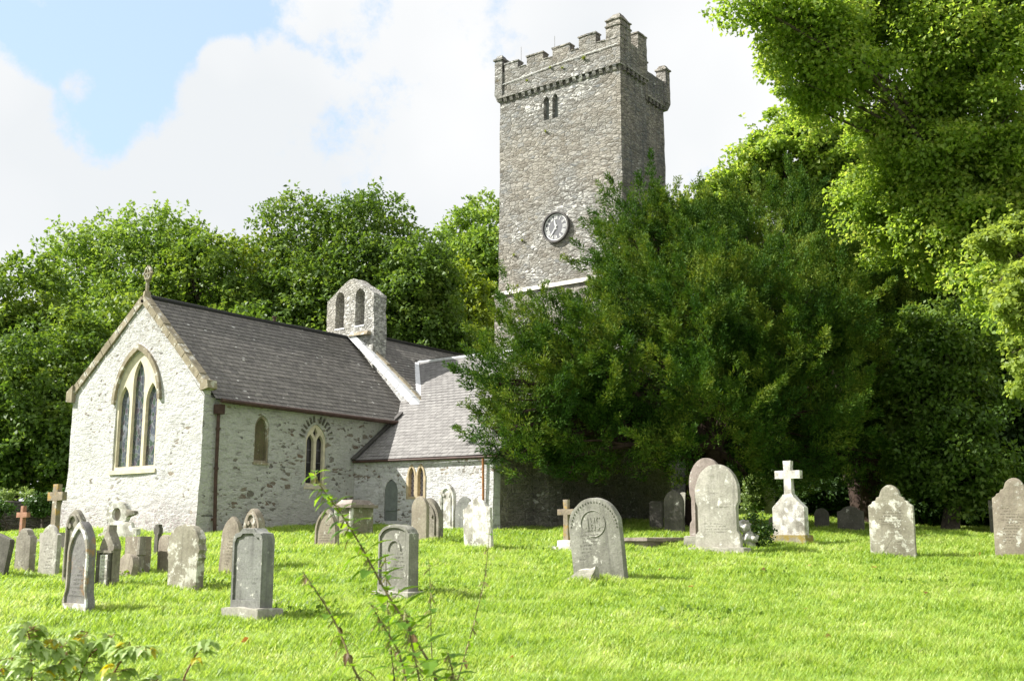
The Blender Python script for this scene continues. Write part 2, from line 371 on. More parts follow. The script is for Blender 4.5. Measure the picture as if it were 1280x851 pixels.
# ------------------------------------------------------------------ object helpers
def tagp(o, label=None, cat=None, group=None, kind=None):
    if label: o['label'] = label
    if cat: o['category'] = cat
    if group: o['group'] = group
    if kind: o['kind'] = kind
    return o
def empty(name, loc=(0, 0, 0), rz=0, **k):
    o = bpy.data.objects.new(name, None); o.location = loc; o.rotation_euler = (0, 0, rz); o.empty_display_size = .2
    col.objects.link(o); return tagp(o, **k)
def link(name, me, mats, parent=None, loc=None, rot=None, **k):
    if not isinstance(mats, (list, tuple)): mats = [mats]
    for m_ in mats: me.materials.append(m_)
    o = bpy.data.objects.new(name, me); col.objects.link(o)
    if parent is not None: o.parent = parent
    if loc is not None: o.location = loc
    if rot is not None: o.rotation_euler = rot
    return tagp(o, **k)
class MB:
    def __init__(s): s.v = []; s.f = []; s.uv = {}
    def add(s, vs, fs_):
        k = len(s.v); s.v += [tuple(p) for p in vs]; s.f += [tuple(i + k for i in f) for f in fs_]; return k
    def box(s, a, b):
        x0, y0, z0 = a; x1, y1, z1 = b
        s.add([(x0, y0, z0), (x1, y0, z0), (x1, y1, z0), (x0, y1, z0), (x0, y0, z1), (x1, y0, z1), (x1, y1, z1), (x0, y1, z1)],
              [(0, 3, 2, 1), (4, 5, 6, 7), (0, 1, 5, 4), (1, 2, 6, 5), (2, 3, 7, 6), (3, 0, 4, 7)])
    def hexa(s, p):  # bottom 4 then top 4
        s.add(p, [(0, 3, 2, 1), (4, 5, 6, 7), (0, 1, 5, 4), (1, 2, 6, 5), (2, 3, 7, 6), (3, 0, 4, 7)])
    def bar(s, a, b, w, h, up=(0, 0, 1)):
        a = Vector(a); b = Vector(b); d = (b - a).normalized(); sd = d.cross(Vector(up)).normalized() * w / 2; u = sd.cross(d).normalized() * h / 2
        s.hexa([a - sd - u, a + sd - u, b + sd - u, b - sd - u, a - sd + u, a + sd + u, b + sd + u, b - sd + u])
    def tube(s, pts, rad, n=8, cap=True):
        pts = [Vector(p) for p in pts]; k0 = len(s.v); m = len(pts)
        for i, p in enumerate(pts):
            d = (pts[min(i + 1, m - 1)] - pts[max(i - 1, 0)]).normalized()
            a = d.orthogonal().normalized() if i == 0 else (la - d * la.dot(d)).normalized()
            la = a; b = d.cross(a); r = rad[i] if hasattr(rad, '__len__') else rad
            for j in range(n):
                t = 2 * math.pi * j / n; s.v.append(tuple(p + (a * math.cos(t) + b * math.sin(t)) * r))
        for i in range(m - 1):
            for j in range(n):
                s.f.append((k0 + i * n + j, k0 + i * n + (j + 1) % n, k0 + (i + 1) * n + (j + 1) % n, k0 + (i + 1) * n + j))
        if cap: s.f.append(tuple(k0 + j for j in range(n))[::-1]); s.f.append(tuple(k0 + (m - 1) * n + j for j in range(n)))
    def mesh(s, name='m', smooth_=False):
        me = bpy.data.meshes.new(name); me.from_pydata(s.v, [], s.f); me.update()
        if smooth_: me.shade_smooth(); me.set_sharp_from_angle(angle=math.radians(42))
        return me
    def build(s, name, m_, parent=None, smooth_=False, **k):
        return link(name, s.mesh(name, smooth_), m_, parent, **k)

def plate(out_, holes, frm, front, back, fix=True):
    """prism from 2D outline with holes. frm=(origin, xdir, zdir, normal)"""
    O, X, Z, Nn = [Vector(q) for q in frm]; mb = MB()
    loops = [out_] + list(holes); flat = [p for l in loops for p in l]
    tris = tessellate_polygon([[Vector((p[0], p[1], 0)) for p in l] for l in loops])
    n = len(flat)
    P = lambda p, d: O + X * p[0] + Z * p[1] + Nn * d
    mb.v = [tuple(P(p, front)) for p in flat] + [tuple(P(p, back)) for p in flat]
    for a, b_, c in tris: mb.f.append((a, b_, c)); mb.f.append((a + n, c + n, b_ + n))
    k = 0
    for l in loops:
        for i in range(len(l)):
            j = (i + 1) % len(l); mb.f.append((k + i, k + j, k + j + n, k + i + n))
        k += len(l)
    me = mb.mesh()
    bm = bmesh.new(); bm.from_mesh(me); bmesh.ops.recalc_face_normals(bm, faces=bm.faces[:])
    bmesh.ops.dissolve_limit(bm, angle_limit=.001, verts=bm.verts[:], edges=bm.edges[:]) if not holes and fix else None
    bm.to_mesh(me); bm.free(); return me
def arc(cx, w, zs, zt, n=9):
    """pointed arch from right springing over the apex to the left springing"""
    h = zt - zs; c = (w * w / 4 - h * h) / w; R = w / 2 - c; a1 = math.atan2(h, -c)
    r = [(cx + c + R * math.cos(a1 * i / n), zs + R * math.sin(a1 * i / n)) for i in range(n + 1)]
    return r + [(2 * cx - x, z) for x, z in r[:-1][::-1]]
def arch(cx, w, zb, zs, zt, n=9): return [(cx - w / 2, zb), (cx + w / 2, zb)] + arc(cx, w, zs, zt, n)
EAST = ((0, 0, 0), (1, 0, 0), (0, 0, 1), (0, -1, 0))       # local x = world x, faces -y
SOUTH = ((0, 0, 0), (0, 1, 0), (0, 0, 1), (1, 0, 0))      # local x = world y, faces +x
def off(fr, d): return (tuple(Vector(fr[0]) + Vector(d)), fr[1], fr[2], fr[3])

def dice_displace(me, step, amp, fn=None, hi=.012, freq=.9):
    bm = bmesh.new(); bm.from_mesh(me); xs = [v.co.copy() for v in bm.verts]
    lo = [min(p[i] for p in xs) for i in range(3)]; hi_ = [max(p[i] for p in xs) for i in range(3)]
    for ax in range(3):
        k = int((hi_[ax] - lo[ax]) / step)
        for i in range(1, k + 1):
            c = lo[ax] + (hi_[ax] - lo[ax]) * i / (k + 1); co_ = [0, 0, 0]; co_[ax] = c; no = [0, 0, 0]; no[ax] = 1
            bmesh.ops.bisect_plane(bm, geom=bm.verts[:] + bm.edges[:] + bm.faces[:], plane_co=co_, plane_no=no, dist=1e-5)
    for v in bm.verts:
        p = v.co.copy()
        v.co += noise.noise_vector(p * freq) * amp + noise.noise_vector(p * 5.3) * hi
        if fn: v.co += fn(p)
    bmesh.ops.recalc_face_normals(bm, faces=bm.faces[:])
    bm.to_mesh(me); bm.free()
def carve(me, cutters):
    if not cutters: return me
    a = bpy.data.objects.new('tmp', me); col.objects.link(a); tmp = [a]
    for c in cutters:
        o = bpy.data.objects.new('cut', c); col.objects.link(o); tmp.append(o)
        md = a.modifiers.new('b', 'BOOLEAN'); md.operation = 'DIFFERENCE'; md.object = o; md.solver = 'EXACT'
    dg = bpy.context.evaluated_depsgraph_get(); dg.update()
    r = bpy.data.meshes.new_from_object(a.evaluated_get(dg))
    for o in tmp: bpy.data.objects.remove(o, do_unlink=True)
    return r
def by_normal(me, rules):
    """rules: list of (test(normal, centre), slot)"""
    for p in me.polygons:
        for t_, s in rules:
            if t_(p.normal, p.center): p.material_index = s; break
def finish(me):
    me.shade_smooth(); me.set_sharp_from_angle(angle=math.radians(38))

# ------------------------------------------------------------------ ground
def build_ground():
    nx = 230
    ts = []; r = -12.0
    while r < 900: ts.append(r); r += .45 if r < 62 else (r - 40) * .08
    ss = [math.sinh(i / 110 * 4.2) / math.sinh(4.2) * 900 for i in range(-110, 111)]
    # finer centre
    ss = sorted(set([round(x, 3) for x in np.arange(-30, 30.01, .6)] + [x for x in ss if abs(x) > 31]))
    V, Fc = [], []
    for D in ts:
        for s in ss:
            p = CAMP + VV * D + RR * s; V.append((p.x, p.y, ground(p.x, p.y)))
    n = len(ss)
    for i in range(len(ts) - 1):
        for j in range(n - 1): Fc.append((i * n + j, i * n + j + 1, (i + 1) * n + j + 1, (i + 1) * n + j))
    me = bpy.data.meshes.new('ground'); me.from_pydata(V, [], Fc); me.shade_smooth()
    m, t, b, o = newmat('turf'); g = G(t); v = g.coord('Object')
    big = g.noise(v, .35, 4); med = g.noise(v, 3, 5, .7); fine = g.noise(v, 40, 4, .7)
    c = g.mix(g.step(med, .3, .7), (.09, .17, .018), (.16, .28, .025)); c = g.mix(g.m('MULTIPLY', g.step(big, .4, .65), .5), c, (.17, .24, .03))
    c = g.mix(g.m('MULTIPLY', g.step(fine, .3, .7, 1, 0), .6), c, (.05, .09, .012))
    g.L(c, b.inputs['Base Color']); g.L(g.bump(fine, .05, .8, g.bump(med, .06, .6)), b.inputs['Normal'])
    link('ground', me, m, kind='structure')
build_ground()

# ------------------------------------------------------------------ church
church = empty('church', (0, 0, 0), label='limewashed rubble church with steep slate roofs, a small double bellcote and a low side transept', cat='church')
GX0, GX1, APX, APZ, EZR, EZL = -6.5, 0.0, -3.11, 6.94, 3.9, 4.22
def batter(p):
    d = Vector((0, 0, 0))
    if p.z < 2.2:
        k = ((2.2 - p.z) / 2.2) ** 1.6 * .16
        if p.x < -6.3: d.x -= k * 1.6
        if p.x > -.15: d.x += k * .45
        if p.y < .2: d.y -= k
    return d
me = plate([(GX0, -.8), (GX1, -.8), (GX1, EZR), (APX, APZ), (GX0, EZL)], [], EAST, 0, -8.9)
dice_displace(me, .3, .035, batter)
cut = [plate(arch(-3.13, 2.06, 1.98, 4.05, 5.5), [], EAST, .5, -.28),
       plate(arch(2.11, .56, 2.2, 3.18, 3.58), [], SOUTH, .5, -.22),
       plate(arch(4.27, .86, 1.6, 2.9, 3.5), [], SOUTH, .5, -.24)]
me = carve(me, cut); finish(me)
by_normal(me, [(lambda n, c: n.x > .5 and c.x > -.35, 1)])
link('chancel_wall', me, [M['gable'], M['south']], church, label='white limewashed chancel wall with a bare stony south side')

def window(name, fr, outer, lights, matf, matg, d0, d1, dg, sill=None, hood=None, parent=church, gname='glass', label=None):
    o = link(name, plate(outer, lights, fr, d0, d1), matf, parent, label=label)
    mb = None
    for i, l in enumerate(lights):
        gl = [(x, z) for x, z in l]
        link(gname, plate(gl, [], fr, dg, dg - .02), matg, o)
    if sill: a, b_, z0, z1, dd = sill; link('sill', plate([(a, z0), (b_, z0), (b_, z1), (a, z1)], [], fr, dd, d1), matf, o)
    if hood:
        cx, w0, w1, zs, zt0, zt1 = hood
        outl = arc(cx, w1, zs, zt1) + arc(cx, w0, zs, zt0)[::-1]
        link('hood_mould', plate(outl, [], fr, .09, -.03, fix=False), M['coping'], o)
    return o
window('east_window', EAST, arch(-3.13, 2.08, 2.0, 4.05, 5.52), [arch(-3.8, .54, 2.1, 3.95, 4.52), arch(-3.13, .55, 2.1, 4.6, 5.24), arch(-2.46, .54, 2.1, 3.95, 4.52)],
       M['dress'], M['stained'], -.03, -.27, -.13, sill=(-4.26, -2.0, 1.88, 2.0, .06), hood=(-3.13, 2.12, 2.36, 4.0, 5.55, 5.72), gname='stained_glass', label='three lancet lights under one pointed arch')
window('blocked_window', SOUTH, arch(2.11, .56, 2.2, 3.18, 3.58), [arch(2.11, .44, 2.26, 3.15, 3.5)], M['coping'], M['blocked'], -.04, -.22, -.12, sill=(1.8, 2.42, 2.13, 2.2, .04), gname='infill', label='small blocked brown lancet')
w2 = window('tracery_window', SOUTH, arch(4.27, .88, 1.58, 2.9, 3.52), [arch(4.07, .29, 1.68, 2.9, 3.17), arch(4.47, .29, 1.68, 2.9, 3.17), [(4.27, 3.08), (4.37, 3.22), (4.27, 3.40), (4.17, 3.22)]],
       M['dress'], M['glass'], -.06, -.24, -.16, sill=(3.8, 4.74, 1.5, 1.58, .03), label='two dark lights with cusped tracery')
# relieving arch of narrow stones over the tracery window
for i in range(13):
    a = math.radians(12 + i * 13); r0, r1 = .52, .7
    if 5 < i < 7: continue
    c = Vector((0, 4.27, 2.95)); mb = MB(); d = Vector((0, math.cos(a), math.sin(a) * 1.15)); mb.bar(c + d * r0 + Vector((.012, 0, 0)), c + d * r1 + Vector((.012, 0, 0)), .05, .05, (1, 0, 0)); mb.build('arch_stone', M['bare'], church)

def roof_panel(mb, e0, e1, r1, r0, course=.19, lift=.016):
    """e0,e1 eave ends; r1,r0 ridge ends; stepped slate courses with uv in metres"""
    e0, e1, r1, r0 = map(Vector, (e0, e1, r1, r0)); L = (r0 - e0).length; n = max(2, int(L / course)); nor = (e1 - e0).cross(r0 - e0).normalized()
    if nor.z < 0: nor = -nor
    W = (e1 - e0).length; seg = 14
    for i in range(n):
        a, b_ = i / n, (i + 1) / n
        for j in range(seg):
            s0, s1 = j / seg, (j + 1) / seg
            def q(s, t, l):
                p = e0.lerp(e1, s).lerp(r0.lerp(r1, s), t); w_ = noise.noise(Vector((p.x * .7, p.y * .7, p.z * .7))) * .006
                return p + nor * (l + w_)
            ml = lift * (1 + .35 * noise.noise(Vector((i * 3.1, j * 1.7, W))))
            k = mb.add([q(s0, a, ml), q(s1, a, ml), q(s1, b_ + .02, 0), q(s0, b_ + .02, 0), q(s0, a, -.02), q(s1, a, -.02)], [(0, 1, 2, 3), (4, 5, 1, 0)])
            f = len(mb.f); mb.uv[f - 2] = [(s0 * W, a * L), (s1 * W, a * L), (s1 * W, b_ * L), (s0 * W, b_ * L)]
            mb.uv[f - 1] = [(s0 * W, a * L), (s1 * W, a * L), (s1 * W, a * L), (s0 * W, a * L)]
def roof_obj(name, panels, mat, parent, label=None):
    mb = MB()
    for p in panels: roof_panel(mb, *p)
    me = mb.mesh(name); uvl = me.uv_layers.new(name='UVMap')
    for p in me.polygons:
        u = mb.uv.get(p.index)
        if u:
            for li, c in zip(p.loop_indices, u): uvl.data[li].uv = c
    return link(name, me, mat, parent, label=label)
RZ = 7.16
roof_obj('chancel_roof', [((.18, .25, 3.86), (.18, 8.8, 3.86), (APX, 8.8, RZ), (APX, .25, RZ)), ((-6.75, .25, 4.18), (-6.75, 8.8, 4.18), (APX, 8.8, RZ), (APX, .25, RZ))], M['slate'], church, 'dark purplish slate roof spotted with lichen')
mb = MB(); mb.tube([(APX, .2, RZ + .02), (APX, 4, RZ - .01), (APX, 8.8, RZ + .02)], .085, 8); mb.build('ridge', M['slate'], church, True)
mb = MB(); mb.tube([(APX, 5.1, RZ), (APX, 5.1, RZ + .2)], .05, 8); mb.tube([(APX, 5.1, RZ + .2), (APX, 5.1, RZ + .24)], .08, 8); mb.build('roof_vent', M['iron'], church)
# coping of the east gable
mb = MB()
def slope_coping(mb, xa, za, xb, zb, y0, y1, th, n=9, dn=.05):
    for i in range(n):
        a = i / n + .003; b_ = (i + 1) / n - .003; j = random.uniform(-.012, .012)
        p = Vector((xa + (xb - xa) * a, 0, za + (zb - za) * a)); q = Vector((xa + (xb - xa) * b_, 0, za + (zb - za) * b_)); u = Vector((-(q - p).z, 0, (q - p).x)).normalized()
        if u.z < 0: u = -u
        lo, up = u * -dn, u * (th + j)
        A = lambda r, y, w_: tuple(r + w_ + Vector((0, y, 0)))
        mb.hexa([A(p, y0, lo), A(q, y0, lo), A(q, y1, lo), A(p, y1, lo), A(p, y0, up), A(q, y0, up), A(q, y1, up), A(p, y1, up)])
slope_coping(mb, APX, 7.13, .1, 4.2, -.06, .2, .09, 9, .12)
cr_ = mb.build('coping', M['coping'], church)
mb = MB(); slope_coping(mb, APX, 7.13, -6.6, 4.5, -.06, .2, .08, 9, .15); mb.build('coping', M['coping'], church)
mb = MB(); mb.hexa([(-.12, -.08, 4.08), (.22, -.08, 4.14), (.22, .26, 4.14), (-.12, .26, 4.08), (-.12, -.08, 4.42), (.18, -.08, 4.36), (.18, .26, 4.36), (-.12, .26, 4.42)])
mb.build('kneeler', M['coping'], church)
mb = MB(); mb.hexa([(-6.72, -.12, 4.25), (-6.4, -.12, 4.2), (-6.4, .4, 4.2), (-6.72, .4, 4.25), (-6.72, -.12, 4.55), (-6.4, -.12, 4.75), (-6.4, .4, 4.75), (-6.72, .4, 4.55)])
mb.build('kneeler', M['coping'], church)
link('gable_verge', plate([(-6.45, 4.1), (APX, 6.7), (-.03, 3.8), (-.03, 4.2), (APX, 7.1), (-6.45, 4.48)], [], EAST, -.02, -.24, fix=False), M['gable'], church)
# finial: wheel cross
fx = empty('finial', (APX, .1, 0)); fx.parent = church
mb = MB(); mb.tube([(0, 0, 7.1), (0, 0, 7.35)], [.14, .1], 6); mb.tube([(0, 0, 7.33), (0, 0, 7.62), (0, 0, 7.7)], [.055, .05, .09], 8)
mb.build('finial_base', M['coping'], fx)
mb = MB(); ring = [(math.sin(a) * .15, 0, 7.9 + math.cos(a) * .19) for a in [i * math.pi / 10 for i in range(21)]]; mb.tube(ring, .045, 6, False)
mb.tube([(-.17, 0, 7.9), (.17, 0, 7.9)], .035, 6); mb.tube([(0, 0, 7.7), (0, 0, 8.14)], .038, 6)
for a in (0, 1.5708, 3.1416, 4.712): mb.tube([(math.sin(a) * .14, 0, 7.9 + math.cos(a) * .18), (math.sin(a) * .22, 0, 7.9 + math.cos(a) * .26)], [.06, .035], 6)
mb.build('finial_cross', M['coping'], fx)
# gutter and downpipe
mb = MB(); mb.tube([(.27, .38, 3.82), (.27, 6, 3.8), (.27, 8.35, 3.8)], .065, 8); mb.build('gutter', M['iron'], church, True)
mb = MB(); mb.tube([(.12, .42, 3.5), (.13, .42, 1.6), (.21, .42, -.1)], .05, 8); mb.box((.02, .32, 3.45), (.24, .54, 3.72))
for z in (.5, 1.9, 3.0): mb.tube([(.13, .42, z), (.13, .42, z + .07)], .07, 8)
mb.build('downpipe', M['iron'], church)
# nave
NX0, NX1, NZ, NE = -7.1, .75, 7.36, 4.1
me = plate([(NX0, -.5), (NX1, -.5), (NX1, NE), (APX, 7.3), (NX0, NE)], [], off(EAST, (0, 8.77, 0)), 0, -13.3)
dice_displace(me, .5, .02); finish(me); link('nave_wall', me, M['trans'], church)
roof_obj('nave_roof', [((.95, 8.9, 4.04), (.95, 22.05, 4.04), (APX, 22.05, 7.41), (APX, 8.9, 7.41)), ((-7.3, 8.9, 3.93), (-7.3, 22.05, 3.93), (APX, 22.05, 7.41), (APX, 8.9, 7.41))], M['slate'], church, 'slate roof behind the bellcote')
mb = MB(); mb.tube([(APX, 8.9, 7.43), (APX, 15, 7.42), (APX, 22.05, 7.43)], .08, 8); mb.build('ridge', M['slate2'], church, True)
mb = MB(); slope_coping(mb, APX + .1, 7.42, .9, 4.1, 8.745, 8.93, .07, 7); slope_coping(mb, APX, 7.42, -7.2, 4.05, 8.74, 9.02, .12, 7)
mb.build('nave_coping', M['coping'], church)
mb = MB(); slope_coping(mb, APX + .1, 7.24, .62, 4.1, 8.5, 8.74, .2, 6); mb.build('flashing', M['flash'], church)
# bellcote
bc = plate([(-4.32, 6.5), (-1.95, 5.9), (-1.95, 8.72), (-2.35, 8.98), (-3.0, 9.4), (-3.3, 9.38), (-3.85, 9.0), (-4.32, 8.72)], [], off(EAST, (0, 8.68, 0)), 0, -.66)
dice_displace(bc, .16, .03, None, .03, 2.2)
bc = carve(bc, [plate(arch(-3.67, .46, 7.62, 8.7, 8.98), [], off(EAST, (0, 8.68, 0)), .5, -1.5), plate(arch(-2.65, .46, 7.62, 8.7, 8.98), [], off(EAST, (0, 8.68, 0)), .5, -1.5)])
finish(bc); bo = link('bellcote', bc, M['bell'], church, label='pale stone bellcote with two arched openings')
for cx in (-3.67, -2.65): mb = MB(); mb.box((cx - .24, 8.67, 7.56), (cx + .24, 9.4, 7.61)); mb.build('opening_sill', M['flash'], bo)
mb = MB(); mb.hexa([(-3.0, 8.45, 7.2), (-2.05, 8.45, 7.2), (-2.05, 8.7, 7.2), (-3.0, 8.7, 7.2), (-2.9, 8.55, 7.34), (-2.1, 8.55, 7.34), (-2.1, 8.7, 7.34), (-2.9, 8.7, 7.34)]); mb.build('ledge', M['coping'], bo)
# transept
TY = 5.93
me = plate([(-.3, -.4), (5.6, -.4), (5.6, 2.4), (-.3, 2.5)], [], off(EAST, (0, TY, 0)), 0, -.34)
dice_displace(me, .3, .025)
me = carve(me, [plate(arch(1.62, .56, .56, 1.45, 1.82), [], off(EAST, (0, TY, 0)), .4, -.12), plate(arch(2.46, .3, 1.26, 1.9, 2.2), [], off(EAST, (0, TY, 0)), .4, -.2), plate(arch(2.83, .3, 1.26, 1.9, 2.2), [], off(EAST, (0, TY, 0)), .4, -.2)])
finish(me); link('transept_wall', me, M['trans'], church, label='white transept wall lit by the sun')
# south gable of the transept, in shade behind the yew
me = plate([(TY + .34, -.4), (16.2, -.4), (16.2, 2.45), (11.1, 6.3), (TY + .34, 2.65)], [], off(SOUTH, (5.6, 0, 0)), 0, -.6)
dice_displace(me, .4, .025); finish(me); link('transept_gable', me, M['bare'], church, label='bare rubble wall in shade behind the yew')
mb = MB(); mb.box((5.6, 7.9, -.3), (6.15, 8.7, 2.6)); mb.hexa([(5.6, 7.9, 2.6), (6.15, 7.9, 2.6), (6.15, 8.7, 2.6), (5.6, 8.7, 2.6), (5.6, 7.9, 3.1), (5.62, 7.9, 3.1), (5.62, 8.7, 3.1), (5.6, 8.7, 3.1)]); me = mb.mesh(); dice_displace(me, .3, .03); finish(me); link('buttress', me, M['bare'], church)
me = plate([(-.3, -.4), (5.6, -.4), (5.6, 2.4), (-.3, 2.5)], [], off(EAST, (0, 16.2, 0)), 0, -.4); link('transept_back_wall', me, M['bare'], church)
roof_obj('transept_roof', [((-2.2, 5.84, 2.48), (5.78, 5.84, 2.4), (5.78, 11.12, 6.48), (-2.2, 11.12, 6.48)), ((-2.2, 16.45, 2.35), (5.78, 16.45, 2.35), (5.78, 11.12, 6.48), (-2.2, 11.12, 6.48))], M['slate2'], church, 'paler slate roof of the low transept')
mb = MB(); mb.tube([(-1.9, 11.12, 6.5), (2, 11.12, 6.48), (5.75, 11.12, 6.5)], .09, 8); mb.build('ridge', M['flash'], church, True)
mb = MB(); v0, v1 = Vector((.14, 8.82, 4.74)), Vector((-1.95, 11.0, 6.46)); mb.bar(v0, v1, .2, .06); mb.build('valley_flashing', M['flash'], church)
mb = MB(); mb.bar((.1, 5.75, 2.5), (.1, 8.0, 4.19), .16, .05); mb.build('abutment_flashing', M['lead'], church)
mb = MB(); mb.tube([(.05, 5.82, 2.42), (5.8, 5.82, 2.34)], .04, 8); mb.build('gutter', M['iron'], church, True)
mb = MB(); mb.tube([(5.3, 5.83, 2.3), (5.3, 5.86, .2)], .035, 8); mb.build('downpipe', M['rust'], church, True, label='rusty orange downpipe')
TE = off(EAST, (0, TY, 0))
window('twin_window', TE, [(2.26, 1.2), (3.03, 1.2), (3.03, 1.9)] + arc(2.83, .34, 1.9, 2.26) + arc(2.46, .34, 1.9, 2.26) + [(2.26, 1.9)], [arch(2.46, .23, 1.28, 1.9, 2.17), arch(2.83, .23, 1.28, 1.9, 2.17)], M['tan'], M['lattice'], .02, -.2, -.12, gname='lattice_glass', label='pair of small lancets with tan stone frame')
sh = link('shutter', plate(arch(1.62, .54, .57, 1.45, 1.8), [], TE, -.02, -.1), M['shutter'], church, label='grey pointed board set in the transept wall')
link('batten', plate([(1.38, .86), (1.86, .86), (1.86, .9), (1.38, .9)], [], TE, .0, -.03), M['shutter'], sh)

# ------------------------------------------------------------------ tower
tower = empty('church_tower', (0, 0, 0), label='tall square stone tower with battlements and a round clock', cat='tower')
TX0, TX1, TY0, TY1, TZ = -6.5, .5, 22.13, 28.0, 21.72
SX = -.42   # south face behind the stair turret
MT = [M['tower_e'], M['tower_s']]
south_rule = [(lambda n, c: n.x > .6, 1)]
def tbat(p):
    k = max(0, (21 - p.z)) / 21 * .16
    return Vector((-k if p.x < -6.3 else 0, 0, 0))
me = plate([(TX0, -.5), (TX1, -.5), (TX1, TY1 - TY0), (TX0, TY1 - TY0)], [], ((0, TY0, 0), (1, 0, 0), (0, 1, 0), (0, 0, 1)), TZ, -.5) if False else None
mb = MB(); foot = [(TX0, TY0), (TX1, TY0), (TX1, 24.5), (SX, 24.5), (SX, TY1), (TX0, TY1)]
n = len(foot); mb.v = [(x, y, -.5) for x, y in foot] + [(x, y, TZ) for x, y in foot]
mb.f = [tuple(range(n))[::-1], tuple(range(n, 2 * n))] + [(i, (i + 1) % n, (i + 1) % n + n, i + n) for i in range(n)]
me = mb.mesh(); dice_displace(me, .32, .03, tbat, .022)
TF = off(EAST, (0, TY0, 0))
me = carve(me, [plate(arch(-3.68, .38, 19.97, 20.95, 21.25), [], TF, .5, -.4), plate(arch(-3.16, .38, 19.97, 20.95, 21.25), [], TF, .5, -.4)])
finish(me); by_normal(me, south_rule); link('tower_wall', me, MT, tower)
# wider base stage and string course
mb = MB(); fo = [(TX0 - .2, TY0 - .14), (TX1 + .16, TY0 - .14), (TX1 + .16, TY1), (TX0 - .2, TY1)]
mb.v = [(x, y, -.5) for x, y in fo] + [(x, y, 11.6) for x, y in fo]; mb.f = [(0, 3, 2, 1), (4, 5, 6, 7), (0, 1, 5, 4), (1, 2, 6, 5), (2, 3, 7, 6), (3, 0, 4, 7)]
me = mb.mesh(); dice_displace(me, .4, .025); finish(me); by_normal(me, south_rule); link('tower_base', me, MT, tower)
mb = MB(); mb.hexa([(TX0 - .3, TY0 - .24, 11.6), (TX1 + .26, TY0 - .24, 11.6), (TX1 + .26, TY1, 11.6), (TX0 - .3, TY1, 11.6), (TX0 - .02, TY0 + .0, 11.86), (TX1 + .0, TY0 + .0, 11.86), (TX1, TY1, 11.86), (TX0, TY1, 11.86)])
me = mb.mesh(); dice_displace(me, .35, .015, None, .02); link('string_course', me, M['string'], tower)
# corbel table
x = TX0 + .3
while x < TX1 - .1: mb = MB(); mb.hexa([(x, TY0 - .08, 21.52), (x + .18, TY0 - .08, 21.52), (x + .18, TY0 + .1, 21.45), (x, TY0 + .1, 21.45), (x, TY0 - .16, 21.72), (x + .18, TY0 - .16, 21.72), (x + .18, TY0 + .1, 21.72), (x, TY0 + .1, 21.72)]); mb.build('corbel', M['tower_e'], tower); x += .375
for y0, y1, xx in ((22.3, 24.4, TX1), (24.8, 27.6, SX)):
    y = y0
    while y < y1: mb = MB(); mb.box((xx - .1, y, 21.5), (xx + .14, y + .18, 21.71)); mb.build('corbel', M['tower_s'], tower); y += .375
mb = MB(); mb.box((TX0 - .1, TY0 - .17, 21.73), (TX1 + .1, TY0 + .45, 21.84)); mb.box((TX1 - .4, TY0 + .46, 21.73), (TX1 + .15, 24.6, 21.84)); mb.box((SX - .4, 24.61, 21.73), (SX + .15, TY1, 21.84)); mb.build('parapet_string', M['tower_e'], tower)
# parapet with battlements
PZ0, CZ, MZ = 21.84, 23.08, 23.48
mb = MB()
def merl(fix, lo, hi, mers, ax, th=.42, sgn=1):
    """parapet wall line with merlons; ax 'x': runs along x at y=fix; 'y': runs along y at x=fix"""
    def bx(a, b_, z0, z1, g=0):
        if ax == 'x': mb.box((a, min(fix, fix + sgn * th) - g, z0), (b_, max(fix, fix + sgn * th) + g, z1))
        else: mb.box((min(fix, fix + sgn * th) - g, a, z0), (max(fix, fix + sgn * th) + g, b_, z1))
    bx(lo, hi, PZ0, CZ)
    for a, b_, z in mers: bx(a, b_, CZ - .02, z)
    return bx
E_M = [(-6.14, -5.3, 23.46), (-4.76, -3.77, 23.48), (-3.21, -2.22, 23.48), (-1.68, -.72, 23.62)]
merl(TY0 - .12, TX0 + .0, TX1 + .1, E_M, 'x')
merl(TX1 + .12, TY0 + .31, 24.5, [(22.3, 22.9, 23.66), (23.66, 24.5, 23.88)], 'y', sgn=-1)
merl(SX + .12, 24.5, TY1, [(25.3, 26.2, 23.48)], 'y', sgn=-1)
merl(TY1 + .1, TX0, SX, [(-5.5, -4.5, 23.48), (-3.6, -2.6, 23.48), (-1.9, -1.0, 23.48)], 'x', sgn=-1)
merl(TX0 - .1, TY0, TY1, [(23.2, 24.1, 23.48), (25, 26, 23.48), (26.6, 27.4, 23.48)], 'y', sgn=1)
me = mb.mesh(); bmt = bmesh.new(); bmt.from_mesh(me); bmesh.ops.recalc_face_normals(bmt, faces=bmt.faces[:]); bmt.to_mesh(me); bmt.free()
dice_displace(me, .3, .0, None, .03); finish(me); by_normal(me, south_rule); link('parapet', me, MT, tower)
mb = MB()   # coping slabs of merlons and crenels
def slab(a, b_):
    mb = MB(); mb.box((a[0] - .035, a[1] - .035, a[2]), (b_[0] + .035, b_[1] + .035, b_[2] - .02)); me = mb.mesh(); dice_displace(me, .3, 0, None, .03); link('coping_slab', me, M['tower_e'], tower)
for a, b_, z in E_M: slab((a, TY0 - .12, z + .003), (b_, TY0 + .3, z + .09))
for a, b_ in ((-5.2, -4.86), (-3.7, -3.28), (-2.15, -1.75), (-.65, -.25)): slab((a, TY0 - .12, CZ + .003), (b_, TY0 + .3, CZ + .07))
slab((TX1 - .3, 23.66, 23.885), (TX1 + .12, 24.5, 23.98)); slab((SX - .3, 25.3, 23.485), (SX + .12, 26.2, 23.57))
for a in (-5.5, -3.6, -1.9): slab((a, TY1 - .3, 23.485), (a + .95, TY1 + .1, 23.57))
